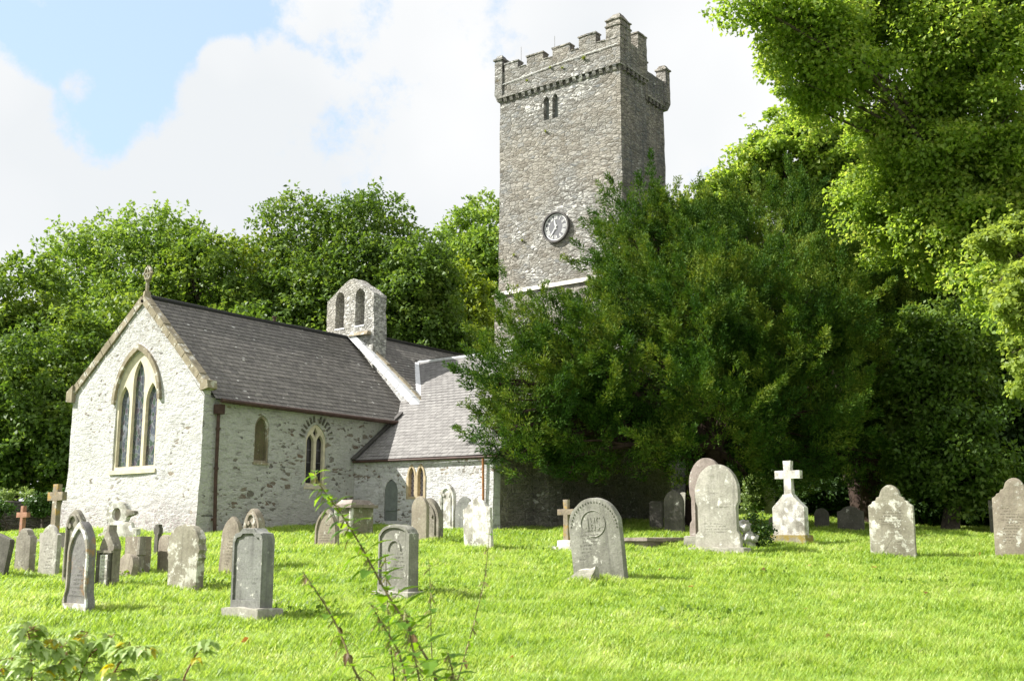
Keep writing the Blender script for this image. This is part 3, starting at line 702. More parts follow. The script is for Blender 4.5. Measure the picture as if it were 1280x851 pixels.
# corner turrets
def pier(x0, y0, x1, y1, z0, z1, cap=True):
    mb = MB(); mb.box((x0, y0, z0), (x1, y1, z1)); cx, cy = (x0 + x1) / 2, (y0 + y1) / 2
    mb.hexa([(cx - .15, cy - .15, z0 - .35), (cx + .15, cy - .15, z0 - .35), (cx + .15, cy + .15, z0 - .35), (cx - .15, cy + .15, z0 - .35), (x0, y0, z0 - .003), (x1, y0, z0 - .003), (x1, y1, z0 - .003), (x0, y1, z0 - .003)])
    mb.box((x0 - .06, y0 - .06, z1 + .003), (x1 + .06, y1 + .06, z1 + .09)); q = .6
    mb.hexa([(x0, y0, z1 + .093), (x1, y0, z1 + .093), (x1, y1, z1 + .093), (x0, y1, z1 + .093)] + [(cx + (a - cx) * q, cy + (b_ - cy) * q, z1 + .3) for a, b_ in ((x0, y0), (x1, y0), (x1, y1), (x0, y1))])
    me = mb.mesh(); dice_displace(me, .25, 0, None, .025); by_normal(me, south_rule); link('corner_pier', me, MT, tower)
pier(TX0 - .2, TY0 - .2, TX0 + .27, TY0 + .3, 21.95, 23.75)
pier(SX - .28, TY1 - .2, SX + .26, TY1 + .25, 21.95, 23.72)
pier(TX0 - .2, TY1 - .3, TX0 + .27, TY1 + .2, 21.95, 23.72)
mb = MB(); x0, y0, x1, y1 = -.16, TY0 - .125, TX1 + .125, 23.0
mb.box((x0, y0, 23.05), (x1, y1, 23.68)); mb.box((x0 - .04, y0 - .04, 23.683), (x1 + .04, y1 + .04, 23.74)); mb.box((x0 + .02, y0 + .02, 23.763), (x1 - .02, y1 - .02, 24.0)); mb.box((x0 - .03, y0 - .03, 24.003), (x1 + .03, y1 + .03, 24.06))
cx, cy = (x0 + x1) / 2, (y0 + y1) / 2
mb.hexa([(x0 + .02, y0 + .02, 24.073), (x1 - .02, y0 + .02, 24.073), (x1 - .02, y1 - .02, 24.073), (x0 + .02, y1 - .02, 24.073), (cx - .17, cy - .17, 24.42), (cx + .17, cy - .17, 24.42), (cx + .17, cy + .17, 24.42), (cx - .17, cy + .17, 24.42)])
me = mb.mesh(); dice_displace(me, .25, 0, None, .03); by_normal(me, south_rule); link('stair_turret_cap', me, MT, tower)
for x in (-5.55, -3.5): mb = MB(); mb.tube([(x, TY0 + .5, 22.5), (x, TY0 + .5, 24.5)], .014, 5); mb.build('lightning_rod', M['wire'], tower)
mb = MB(); mb.tube([(TX0 + .1, TY0 - .165, 22.4), (-3, TY0 - .165, 22.62), (TX1, TY0 - .165, 22.72)], .016, 5); mb.build('conductor_strip', M['numeral'], tower)
bw = window('belfry_window', TF, arch(-3.42, .92, 19.9, 20.98, 21.36)[:2] + [(-2.97, 20.95)] + arc(-3.16, .42, 20.95, 21.3)[1:] + arc(-3.68, .42, 20.95, 21.3)[:-1] + [(-3.88, 20.95)], [arch(-3.68, .33, 19.99, 20.95, 21.22), arch(-3.16, .33, 19.99, 20.95, 21.22)], M['tower_e'], M['louvre'], .0, -.35, -.24, gname='louvre_board', parent=tower, label='twin arched belfry lights')
# tufts growing out of the parapet joints
def tuft_mesh(pts, n, L, wd):
    V, Fc = [], []
    for p in pts:
        p = Vector(p)
        for i in range(n):
            d = Vector((random.gauss(0, .6), -abs(random.gauss(.6, .4)), random.uniform(.1, 1.2))).normalized() * L * random.uniform(.5, 1); s = d.orthogonal().normalized() * wd
            k = len(V); V += [tuple(p - s), tuple(p + s), tuple(p + d)]; Fc.append((k, k + 1, k + 2))
    me = bpy.data.meshes.new('tuft'); me.from_pydata(V, [], Fc); return me
# clock
ck = empty('clock', (-3.12, TY0, 14.5)); ck.parent = tower
def disc(name, r0, r1, d0, d1, mat, n=48):
    ou = [(math.cos(2 * math.pi * i / n) * r1, math.sin(2 * math.pi * i / n) * r1) for i in range(n)]
    ho = [[(math.cos(2 * math.pi * i / n) * r0, math.sin(2 * math.pi * i / n) * r0) for i in range(n)]] if r0 else []
    return link(name, plate(ou, ho, EAST, d0, d1, fix=False), mat, ck)
disc('clock_rim', .68, .76, .17, -.1, M['lead']); disc('dial', 0, .67, .07, -.05, M['dial']); disc('minute_ring', .60, .64, .078, .0702, M['numeral'])
mb = MB(); rom = ['XII', 'I', 'II', 'III', 'IIII', 'V', 'VI', 'VII', 'VIII', 'IX', 'X', 'XI']
for h, s in enumerate(rom):
    a = math.radians(30 * h); R_ = Vector((math.sin(a), 0, math.cos(a))); T_ = Vector((math.cos(a), 0, -math.sin(a)))
    wid = {'I': .055, 'V': .1, 'X': .1}; tot = sum(wid[c] for c in s); x = -tot / 2
    for c in s:
        m_ = x + wid[c] / 2; x += wid[c]; P = lambda r, t_: tuple(R_ * r + T_ * t_ + Vector((0, -.076, 0)))
        if c == 'I': segs = [((.38, m_), (.575, m_))]
        elif c == 'V': segs = [((.575, m_ - .035), (.38, m_)), ((.575, m_ + .035), (.38, m_))]
        else: segs = [((.575, m_ - .035), (.38, m_ + .035)), ((.575, m_ + .035), (.38, m_ - .035))]
        for p, q in segs: mb.bar(P(*p), P(*q), .027, .012, (0, 1, 0))
mb.build('numerals', M['numeral'], ck)
def hand(name, deg, L, w_):
    a = math.radians(deg); R_ = Vector((math.sin(a), 0, math.cos(a))); T_ = Vector((math.cos(a), 0, -math.sin(a))); mb = MB(); y = Vector((0, -.1 if L > .4 else -.088, 0)); y2 = y + Vector((0, -.01, 0))
    pts = [R_ * -.12 - T_ * w_ * .6, R_ * -.12 + T_ * w_ * .6, R_ * L * .75 + T_ * w_, R_ * L * .75 - T_ * w_]; mb.hexa([p + y for p in pts] + [p + y2 for p in pts])
    pts = [R_ * L * .75 - T_ * w_, R_ * L * .75 + T_ * w_, R_ * L + T_ * .004, R_ * L - T_ * .004]; mb.hexa([p + y for p in pts] + [p + y2 for p in pts]); mb.build(name, M['numeral'], ck)
hand('hour_hand', -12, .37, .035); hand('minute_hand', 216, .56, .024)

exec_after = []
# ------------------------------------------------------------------ churchyard wall
def wall_line(pts, h, th, name, label, cat, mat):
    mb = MB(); N_ = 40
    P = [Vector(p) for p in pts]; segs = []
    for a, b_ in zip(P[:-1], P[1:]):
        k = int((b_ - a).length / .4); segs += [a.lerp(b_, i / k) for i in range(k)]
    segs.append(P[-1]); rows = [-.6, 0, .3, .6, .9, h * .93, h]
    d = (P[-1] - P[0]).normalized(); nn = Vector((d.y, -d.x, 0))
    V = []; n_ = len(segs)
    for side in (0, 1):
        for p in segs:
            for r in rows:
                z = ground(p.x, p.y) + r * (1 + .08 * noise.noise(p * .5)) if r > 0 else ground(p.x, p.y) + r
                q = p + nn * (th * (side - .5) * (.8 if r == h else 1)); j = noise.noise_vector(Vector((q.x * 3, q.y * 3, z * 3))) * .03; V.append((q.x + j.x, q.y + j.y, z + j.z))
    R_ = len(rows); Fc = []
    for s in (0, 1):
        for i in range(n_ - 1):
            for r in range(R_ - 1):
                a = s * n_ * R_ + i * R_ + r; Fc.append((a, a + R_, a + R_ + 1, a + 1) if s else (a, a + 1, a + R_ + 1, a + R_))
    for i in range(n_ - 1):
        a = i * R_ + R_ - 1; b_ = a + n_ * R_; Fc.append((a, b_, b_ + R_, a + R_))
    for i in (0, n_ - 1):
        for r in range(R_ - 1): a = i * R_ + r; b_ = a + n_ * R_; Fc.append((a, b_, b_ + 1, a + 1))
    me = bpy.data.meshes.new(name); me.from_pydata(V, [], Fc); me.shade_smooth(); me.set_sharp_from_angle(angle=math.radians(50))
    return link(name, me, mat, label=label, cat=cat)
M['fieldwall'] = rubble_mat('field_rubble', ((.12, .11, .09), (.17, .155, .13), (.22, .20, .165), (.14, .12, .10)), (.13, .12, .10), .07, scale=3.2, courses=2.6)
wa, wb = at(-130, 640, 37), at(112, 640, 39.5)
wall_line([(wa.x, wa.y, 0), (wb.x, wb.y, 0)], 1.25, .5, 'boundary_wall', 'low rubble boundary wall draped with ivy left of the church', 'wall', M['fieldwall'])
# ------------------------------------------------------------------ foliage
rs = np.random.RandomState(11)
def unit(a): return a / np.maximum(1e-9, np.linalg.norm(a, axis=1, keepdims=True))
def quads_mesh(name, P, A, B, L, W, fold=.25):
    """kite shaped leaves: base P, along A (unit), across B (unit)"""
    n = len(P); L = L[:, None]; W = W[:, None]; Nn = np.cross(A, B)
    v = np.empty((n, 4, 3), np.float32)
    v[:, 0] = P; v[:, 1] = P + A * L * .45 + B * W * .5 + Nn * W * fold; v[:, 2] = P + A * L; v[:, 3] = P + A * L * .45 - B * W * .5 + Nn * W * fold
    me = bpy.data.meshes.new(name)
    me.vertices.add(4 * n); me.vertices.foreach_set('co', v.ravel())
    me.loops.add(4 * n); me.loops.foreach_set('vertex_index', np.arange(4 * n, dtype=np.int32))
    me.polygons.add(n); me.polygons.foreach_set('loop_start', np.arange(0, 4 * n, 4, dtype=np.int32)); me.polygons.foreach_set('loop_total', np.full(n, 4, np.int32))
    me.update(); return me
def crown_points(lobes, nleaf, clump=(.5, 1.0), dens=1.0, under=.35, fill=0.0):
    """lobes: (centre, (rx,ry,rz)); returns positions and outward directions of leaves gathered in clumps"""
    vol = np.array([(l[1][0] * l[1][1] + l[1][0] * l[1][2] * 2) for l in lobes]); vol = vol / vol.sum(); Ps, Os = [], []
    for (c, r), f in zip(lobes, vol):
        r = np.array(r); rc = clump[0] + (clump[1] - clump[0]) * rs.rand(4000)
        nc = max(6, int(dens * 4 * math.pi * ((r[0] * r[2] + r[0] * r[1]) / 2) / (.9 * np.mean(clump)) ** 2 / 1.6))
        d = unit(rs.randn(nc * 2, 3)); d = d[(d[:, 2] > -under) | (rs.rand(len(d)) < .35)][:nc]; nc = len(d)
        rad = np.clip(rs.normal(.86, .19, nc), .4, 1.28)[:, None]; rad = rad if not fill else rad * (1 - fill * rs.rand(nc, 1))
        cc = np.array(c) + d * r * rad; rc = rc[:nc] * (.6 + .8 * rs.rand(nc))
        per = max(3, int(nleaf * f / nc)); dd = unit(rs.randn(nc * per, 3) + np.repeat(d, per, 0) * .7 + np.array([0, 0, .3]))
        rr = np.repeat(rc, per)[:, None] * (rs.rand(nc * per, 1) ** .4) * np.array([1, 1, .55])
        Ps.append(np.repeat(cc, per, 0) + dd * rr); Os.append(dd)
        # free shoots poking out of the crown
        ns = max(4, int(nc * .5)); ds = unit(rs.randn(ns, 3) + np.array([0, 0, .35])); st_ = np.array(c) + ds * r * (.9 + .15 * rs.rand(ns, 1)); dr = unit(ds + np.array([0, 0, .8]) + rs.randn(ns, 3) * .4)
        m_ = 14; tt = rs.rand(ns, m_, 1); ln = (np.mean(clump) * (.7 + 1.1 * rs.rand(ns, 1, 1)))
        pp = st_[:, None, :] + dr[:, None, :] * tt * ln + rs.randn(ns, m_, 3) * .13 * np.mean(clump) * (1.15 - tt)
        Ps.append(pp.reshape(-1, 3)); Os.append(unit((dr[:, None, :] + rs.randn(ns, m_, 3) * .6).reshape(-1, 3)))
    return np.vstack(Ps), np.vstack(Os)
def leaves(name, P, O, size, mat, parent, aspect=.62, droop=-.25, **k):
    n = len(P); A = unit(O * .5 + rs.randn(n, 3) * .7 + np.array([0, 0, droop])); up = unit(O * .8 + np.array([0, 0, .8]) + rs.randn(n, 3) * .55)
    B = unit(np.cross(up, A)); L = size * (.65 + .7 * rs.rand(n))
    return link(name, quads_mesh(name, P, A, B, L, L * aspect), mat, parent, **k)
def limb(mb, a, b, r0, r1, n=6, wob=.08):
    a, b = Vector(a), Vector(b); L = (b - a).length; pts = []
    for i in range(n + 1):
        t = i / n; p = a.lerp(b, t) + noise.noise_vector(a * .3 + Vector((t * 3, 1, 2))) * wob * L * math.sin(t * math.pi); p.z += math.sin(t * math.pi) * L * .05; pts.append(p)
    mb.tube(pts, [r0 + (r1 - r0) * i / n for i in range(n + 1)], 6, False); return pts
def tree(name, label, base, lobes, nleaf, lsize, mat, bark='wood', r0=.35, clump=(.5, 1.0), cat='tree', group=None, dens=1.0, under=.35, fork=.35, aspect=.62, droop=-.25, fill=0.0):
    bx, by = base; bz = ground(bx, by); root = empty(name, (bx, by, bz), label=label, cat=cat, group=group)
    O = Vector((bx, by, bz)); top = max(c[2] for c, r in lobes); mb = MB()
    fk = Vector((bx, by, bz + (top - bz) * fork)) + Vector((random.uniform(-.3, .3), random.uniform(-.3, .3), 0))
    mb.tube([Vector((0, 0, -.3)), Vector((0, 0, .2)), (fk - O) * .5 + Vector((.06, 0, 0)), fk - O], [r0 * 1.35, r0 * 1.1, r0 * .9, r0 * .75], 10, False)
    for c, r in lobes:
        c = Vector(c); pts = limb(mb, fk - O, c - O, r0 * .5, r0 * .16)
        for i in range(5):
            d = Vector((random.gauss(0, 1), random.gauss(0, 1), random.gauss(.3, .8))).normalized(); s = pts[random.randint(3, 6)]
            limb(mb, s, (c - O) + Vector((d.x * r[0], d.y * r[1], d.z * r[2])) * .92, r0 * .13, r0 * .03, 4)
    mb.build('trunk', M[bark], root, True)
    P, Od = crown_points(lobes, nleaf, clump, dens, under, fill); P = P - np.array([bx, by, bz])
    leaves('crown', P, Od, lsize, mat, root, aspect, droop); return root
def L3(u, v, D, rpx, sy=1.0, sz=1.0):
    p = at(u, v, D); r = rpx * D / F; return ((p.x, p.y, p.z), (r, r * sy, r * sz))
def base_of(u, D):
    p = CAMP + VV * D + RR * ((u - 640) / F * D); return (p.x, p.y)

GR = {
 'mid': leaf_mat('leaves_mid', ((.06, .12, .017), (.10, .18, .027), (.155, .24, .038), (.225, .30, .055)), .38),
 'light': leaf_mat('leaves_light', ((.09, .17, .025), (.14, .24, .04), (.2, .3, .055), (.26, .34, .08)), .4),
 'dark': leaf_mat('leaves_dark', ((.05, .10, .016), (.08, .15, .024), (.12, .20, .034), (.19, .26, .05)), .38),
 'yellow': leaf_mat('leaves_yellow_green', ((.09, .15, .018), (.14, .21, .025), (.2, .27, .035), (.27, .3, .05)), .35),
 'syc': leaf_mat('leaves_sycamore', ((.12, .20, .03), (.18, .285, .045), (.26, .37, .065), (.41, .46, .12)), .55, patch=.3),
 'syc2': leaf_mat('leaves_sycamore_pale', ((.15, .22, .04), (.22, .3, .06), (.3, .38, .08)), .5),
 'pale': leaf_mat('leaves_pale', ((.10, .16, .04), (.15, .22, .06), (.2, .28, .08), (.26, .33, .1)), .35),
 'yew': leaf_mat('yew_needles', ((.016, .05, .008), (.04, .096, .013), (.09, .155, .02), (.24, .29, .045)), .2, .65, .12, patch=.6, pscale=.7),
 'deep': leaf_mat('leaves_shade_darkened', ((.014, .034, .008), (.024, .052, .01), (.04, .08, .015), (.07, .12, .025)), .2, .6, .15),  # leaf colour darkened to put the sycamore's shade into the right-hand trees
 'ivy': leaf_mat('ivy_leaves', ((.03, .07, .012), (.05, .11, .018), (.09, .16, .025)), .2, .4),
}
# wooded slope behind the church, left to right
WG = 'trees behind the church'
def wood(label, u, D, topv, rpx, mat, nl=42000, ls=.3, low=600, cat='tree', name='broadleaf_tree', extra=()):
    dv = 40 if u < 560 else 8; zt = at(u, topv + dv, D).z; r = rpx * 1.14 * D / F; b = base_of(u, D); zb = at(u, low, D).z; h = zt - zb
    lobes = [((b[0], b[1], zt - r * .8), (r * .72, r * .72, r * .8))]
    k = max(3, int(h / (r * 1.0)))
    for i in range(k):
        z = zt - r * 1.1 - (h - r * 1.1) * (i + .3) / k
        for j in range(4):
            a = random.uniform(0, 6.28); q = r * random.uniform(.42, .62); w_ = r * random.uniform(.42, .62)
            lobes.append(((b[0] + math.cos(a) * q, b[1] + math.sin(a) * q, z + random.uniform(-.4, .4) * r * .4), (w_, w_, w_ * .8)))
    for e in extra: lobes.append(L3(e[0], e[1] + dv * .8, *e[2:]))
    return tree(name, label, b, lobes, nl, ls, GR[mat], r0=.3, clump=(.5, .95), group=WG, cat=cat, fork=.3)
wood('dark pointed tree at the left edge beyond the boundary wall', 18, 55, 292, 72, 'mid', 38000, .26, 560)
wood('tall pale green ash above the church gable', 150, 66, 238, 100, 'light', 52000, .27, 520, extra=((95, 300, 65, 45), (205, 278, 65, 46)))
wood('bushy tree with upright twigs to the right of the pale ash', 250, 63, 268, 72, 'mid', 42000, .26, 500, extra=((238, 285, 63, 24), (262, 290, 63, 24)))
wood('olive green tree rising over the chancel roof', 325, 68, 262, 84, 'yellow', 42000, .28, 480)
wood('tallest dark green tree behind the bellcote', 415, 66, 224, 98, 'dark', 62000, .26, 480, extra=((370, 262, 65, 45), (470, 262, 66, 48), (440, 320, 64, 60)))
wood('dark tree falling away towards the tower', 512, 63, 268, 58, 'dark', 42000, .25, 480, extra=((525, 310, 62, 40),))
wood('bright pale tree in the gap beside the tower', 606, 84, 246, 62, 'light', 36000, .34, 430)
wood('yellow green tree low behind the nave ridge', 560, 74, 330, 62, 'yellow', 30000, .3, 470)
wood('large dark tree low down at the left edge', 20, 47, 385, 78, 'dark', 46000, .22, 600)
wood('leafy tree pressing against the left corner of the gable', 92, 50, 360, 62, 'mid', 46000, .22, 585, extra=((60, 470, 49, 50), (60, 545, 49, 45), (84, 600, 48, 36), (92, 640, 47, 24), (60, 640, 48, 24), (110, 615, 48, 26)))
wood('green tree behind the left roof slope of the gable', 150, 54, 330, 60, 'mid', 30000, .24, 520)
wood('dark tree beyond the left edge of the view', -75, 52, 330, 75, 'mid', 26000, .28, 590)
wood('dark tree filling the gap behind the chancel roof', 300, 56, 350, 70, 'dark', 26000, .27, 480)
wood('green tree behind the olive one', 380, 76, 290, 80, 'mid', 20000, .34, 480)
wood('light tree showing right of the tower top of the yew', 880, 74, 238, 60, 'yellow', 26000, .3, 500)
# ivy and scrub by the boundary wall
def shrub(name, label, lobes, n, ls, mat, cat='shrub', base=None, group=None):
    return tree(name, label, base or (lobes[0][0][0], lobes[0][0][1]), lobes, n, ls, GR[mat], r0=.06, clump=(.18, .35), cat=cat, group=group, dens=.8, under=.9, fork=.5)
shrub('ivy', 'ivy spilling over the boundary wall at the far left', [L3(-2, 640, 37.0, 12, .7, .9), L3(-20, 650, 37.0, 20, .7, .8)], 3000, .11, 'ivy', 'ivy')
shrub('ivy', 'ivy clump on the boundary wall beside the tall stone cross', [L3(54, 632, 38.2, 7, .9, 1.3), L3(84, 632, 39, 14, .9, 1), L3(44, 628, 38, 5)], 5000, .11, 'ivy', 'ivy')
shrub('bare_scrub', 'pale twiggy scrub above the boundary wall', [L3(10, 618, 40, 9, .9, .6), L3(38, 618, 40, 8, .9, .6)], 700, .1, 'pale', 'shrub')

# --- yew: plumes of short needles sweeping up and outwards
def plumes(lobes, nplume, per, L0, spread, up=.75, left=(0, 0, 0), minz=None):
    """boughs on the lobes' surface; each bough carries plumes of short needles sweeping up and outwards"""
    nb = max(20, nplume // 26); vol = np.array([l[1][0] ** 2 for l in lobes]); cnt = np.maximum(3, (vol / vol.sum() * nb * 1.5).astype(int)); C, D_, S = [], [], []
    cs = np.array([l[0] for l in lobes]); rr_ = np.array([l[1] for l in lobes])
    for i, ((c, r), n) in enumerate(zip(lobes, cnt)):
        d = unit(rs.randn(n * 4, 3)); d = d[d[:, 2] > -.7]
        p = np.array(c) + d * np.array(r) * np.clip(rs.normal(.9, .14, (len(d), 1)), .5, 1.1); ins = np.zeros(len(p), bool)
        for j in range(len(lobes)):
            if j != i: ins |= ((((p - cs[j]) / rr_[j]) ** 2).sum(1) < .5)
        p, d = p[~ins][:n], d[~ins][:n]
        for q, e in zip(p, d):
            ax = unit((e * [1, 1, .5] + np.array([0, 0, up]) + np.array(left) + rs.randn(3) * .25)[None])[0]; k = 26; Lb = L0 * (1.5 + 1.5 * rs.rand())
            t = rs.rand(k, 1); o = rs.randn(k, 3); o -= (o @ ax)[:, None] * ax; o = unit(o)
            C.append(q + ax * (t - .3) * Lb + o * (1.02 - t) * L0 * .62 * (rs.rand(k, 1) ** .5)); D_.append(unit(ax + o * .42 * (1.1 - t) + rs.randn(k, 3) * .12)); S.append(1.0 - .35 * t[:, 0])
    C = np.vstack(C); D_ = np.vstack(D_); S = np.concatenate(S)
    if minz is not None:
        k = C[:, 2] > minz; C, D_, S = C[k], D_[k], S[k]
    n = len(C); L = L0 * .62 * S * (.6 + .7 * rs.rand(n)); t = rs.rand(n, per) ** .85
    a = D_[:, None, :]; wdt = (L * .2)[:, None] * (1.02 - t) ** .7 * (.35 + t) * 1.7
    off_ = rs.randn(n, per, 3); off_ -= (off_ * a).sum(2, keepdims=True) * a; off_ = off_ / np.maximum(1e-6, np.linalg.norm(off_, axis=2, keepdims=True))
    rad = (rs.rand(n, per) ** .5 * wdt)[:, :, None]
    P = C[:, None, :] + a * (t * L[:, None])[:, :, None] + off_ * rad
    O = unit((a * 1.0 + off_ * .8 + rs.randn(n, per, 3) * .25).reshape(-1, 3)); return P.reshape(-1, 3), O
def yew(name, label, ub, Db, lobes, nplume, per, L0, lsize, mat, trunks=3, minz=None, left=(-.22, -.05, 0), fork=.3, group=None):
    b = base_of(ub, Db); bz = ground(*b); root = empty(name, (b[0], b[1], bz), label=label, cat='yew tree', group=group); O = Vector((b[0], b[1], bz)); mb = MB()
    for k in range(trunks):
        dx = Vector((random.uniform(-.5, .5), random.uniform(-.5, .5), 0)) * (k > 0); f = Vector((dx.x * 2.2, dx.y * 2.2, random.uniform(2.0, 3.2)))
        mb.tube([dx + Vector((0, 0, -.3)), dx + Vector((0, 0, .3)), dx.lerp(f, .6), f], [.5, .42, .34, .3], 9, False)
        for c, r in lobes[k::trunks]:
            pts = limb(mb, f, Vector(c) - O, .2, .05, 6)
            for i in range(4):
                d = Vector((random.gauss(0, 1), random.gauss(0, 1), random.gauss(.2, .8))).normalized(); limb(mb, pts[random.randint(2, 6)], Vector(c) - O + Vector((d.x * r[0], d.y * r[1], d.z * r[2])) * .85, .06, .015, 4)
    mb.build('trunk', M['yewbark'], root, True)
    P, Od = plumes(lobes, nplume, per, L0, .3, left=left, minz=minz); n = len(P); P -= np.array([b[0], b[1], bz])
    A = Od; B = unit(np.cross(A, unit(rs.randn(n, 3)))); L = lsize * (.6 + .8 * rs.rand(n))
    link('crown', quads_mesh('crown', P, A, B, L, L * .3, .15), GR[mat], root); return root
yl = [(652, 515, 31, 30), (680, 456, 32.5, 32), (695, 520, 32.5, 58), (734, 466, 34, 38), (660, 562, 31, 22), (765, 550, 32, 52), (812, 358, 35.5, 42), (785, 300, 35.5, 14), (782, 368, 35, 18),
      (790, 470, 33, 85), (870, 345, 36, 66), (818, 290, 36.5, 26), (885, 515, 32, 72), (870, 420, 33.5, 88), (960, 325, 37, 58), (985, 430, 33.5, 80), (1045, 345, 37, 62), (985, 525, 32.5, 66),
      (1060, 470, 34, 60), (935, 292, 38, 28), (1010, 290, 38, 26), (1090, 325, 38, 42), (850, 575, 31.5, 26), (720, 570, 31.5, 28), (624, 480, 31.5, 12), (620, 540, 31, 12), (668, 432, 33, 12), (705, 425, 33.5, 12)]
yl += [(1100, 592, 33.5, 32), (1150, 600, 33.5, 30), (1040, 592, 33, 28), (930, 590, 32, 24), (985, 590, 32.5, 28)]
spires = [L3(u, v, D, r, 1.0, s) for u, v, D, r, s in ((790, 300, 35.5, 17, 2.6), (815, 290, 36, 15, 2.2), (766, 352, 34.5, 13, 2.0), (850, 300, 36.5, 18, 2.0), (905, 305, 37, 17, 2.0), (692, 430, 33.5, 12, 2.0), (655, 425, 32.5, 12, 2.4), (952, 296, 38, 17, 1.8), (1003, 284, 38, 17, 1.8), (880, 330, 34.5, 22, 2.0), (960, 370, 34, 24, 1.8), (1050, 400, 33.5, 24, 1.8))]
yew('yew_tree', 'huge dark yew spreading in front of the tower foot and transept', 870, 34, [L3(*l) for l in yl] + spires, 12500, 42, .95, .1, 'yew', 4)
yew('yew_tree', 'darker yew behind the cross monument, right of the huge one', 1085, 38, [L3(*l) for l in ((1110, 380, 39, 65), (1130, 470, 37, 60), (1090, 560, 36, 50), (1130, 330, 41, 55), (1060, 560, 37, 40), (1150, 560, 37, 44), (1000, 560, 38, 32), (1190, 420, 37.5, 55), (1200, 370, 39, 50))], 4200, 40, .9, .115, 'yew', 2)
# dense dark wood at the right
RG = 'dark trees at the right behind the graves'
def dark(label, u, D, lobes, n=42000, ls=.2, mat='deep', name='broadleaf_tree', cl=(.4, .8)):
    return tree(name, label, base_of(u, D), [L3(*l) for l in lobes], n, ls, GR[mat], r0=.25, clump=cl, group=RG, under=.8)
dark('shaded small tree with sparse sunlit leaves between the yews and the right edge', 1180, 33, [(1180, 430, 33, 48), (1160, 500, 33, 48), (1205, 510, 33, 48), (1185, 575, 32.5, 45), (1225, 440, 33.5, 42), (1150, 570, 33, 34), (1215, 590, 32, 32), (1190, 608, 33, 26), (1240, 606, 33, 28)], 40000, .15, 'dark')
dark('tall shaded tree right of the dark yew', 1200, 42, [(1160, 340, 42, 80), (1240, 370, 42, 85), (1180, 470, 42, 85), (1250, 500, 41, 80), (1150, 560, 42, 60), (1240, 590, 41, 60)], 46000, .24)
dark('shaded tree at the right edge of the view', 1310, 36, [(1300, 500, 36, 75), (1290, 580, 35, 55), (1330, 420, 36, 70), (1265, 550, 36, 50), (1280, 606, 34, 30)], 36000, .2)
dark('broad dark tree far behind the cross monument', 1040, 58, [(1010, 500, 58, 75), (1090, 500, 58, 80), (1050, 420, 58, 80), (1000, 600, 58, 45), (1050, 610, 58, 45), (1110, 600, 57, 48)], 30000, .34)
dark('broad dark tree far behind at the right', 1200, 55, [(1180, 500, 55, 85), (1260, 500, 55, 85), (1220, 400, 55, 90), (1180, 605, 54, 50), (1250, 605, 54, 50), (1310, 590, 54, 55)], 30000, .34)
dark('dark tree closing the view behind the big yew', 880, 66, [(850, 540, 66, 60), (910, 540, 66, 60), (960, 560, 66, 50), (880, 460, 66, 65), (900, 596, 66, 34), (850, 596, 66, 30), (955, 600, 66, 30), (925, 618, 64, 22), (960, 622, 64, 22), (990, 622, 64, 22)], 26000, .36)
def hedge(label, u0, u1, v, D, n, rpx=26):
    k = 6; l = [L3(u0 + (u1 - u0) * i / (k - 1), v + random.uniform(-4, 4), D + random.uniform(-.5, .5), rpx) for i in range(k)]
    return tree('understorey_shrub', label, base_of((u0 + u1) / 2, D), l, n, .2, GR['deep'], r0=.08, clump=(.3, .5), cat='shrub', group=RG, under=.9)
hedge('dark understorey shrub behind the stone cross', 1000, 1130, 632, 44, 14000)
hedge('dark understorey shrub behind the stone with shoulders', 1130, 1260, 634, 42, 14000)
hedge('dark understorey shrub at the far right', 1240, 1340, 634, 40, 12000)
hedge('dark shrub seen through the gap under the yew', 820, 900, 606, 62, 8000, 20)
shrub('ivy_stump', 'ivy covered stump in the sunny gap right of the tall grey headstone', [L3(944, 607, 44, 11, .8, 1.0), L3(940, 625, 44, 9, .8, .9)], 4200, .12, 'pale', 'stump')
# --- big sycamore on the right
sl_ = [(1010, 50, 27, 75), (1085, 20, 28, 90), (1180, 40, 28, 110), (1270, 50, 28, 110), (945, 8, 26, 26), (985, 20, 26.5, 38), (1050, 95, 27.5, 60), (1150, 165, 29, 85), (1240, 170, 28, 95), (1030, 112, 28, 34), (1015, 135, 28.5, 22),
       (1195, 265, 29, 82), (1270, 280, 28, 85), (1130, 235, 30, 62), (1180, 215, 29, 80), (1262, 345, 26, 40), (1285, 395, 25, 36), (1215, 335, 29, 40), (1115, 300, 31, 34), (1075, 262, 31, 30), (1160, 330, 30.5, 30)]
tree('sycamore_tree', 'towering bright yellow green sycamore leaning in from the right edge', base_of(1390, 30), [L3(*l) for l in sl_], 215000, .118, GR['syc'], r0=.2, clump=(.35, 1.0), dens=.8, fill=.65, under=.7, fork=.45, aspect=.78)
tree('sycamore_tree', 'smaller yellow green sycamore showing above the yew tops', base_of(1060, 44), [L3(*l) for l in ((985, 205, 44, 62), (1060, 200, 44, 60), (1120, 250, 43, 70), (925, 240, 44, 40), (900, 262, 44, 28), (1190, 300, 43, 70), (1000, 165, 44, 26), (945, 205, 44, 26), (1060, 270, 44, 60))], 90000, .17, GR['syc'], r0=.35, clump=(.35, .75), fill=.5, dens=.75, under=.5, aspect=.9)
tree('overhanging_tree', 'pale leaved boughs hanging low at the right edge', base_of(1420, 22), [L3(*l) for l in ((1290, 300, 23, 34), (1262, 318, 23, 22), (1285, 352, 22, 24), (1250, 352, 22.5, 14), (1264, 382, 22, 16), (1296, 400, 22, 22), (1270, 440, 22, 12), (1292, 455, 22, 20), (1240, 300, 23, 16), (1284, 490, 22, 12))], 13000, .1, GR['syc2'], r0=.25, clump=(.15, .4), fill=.5, dens=.6, under=.8, aspect=.85, fork=.7)

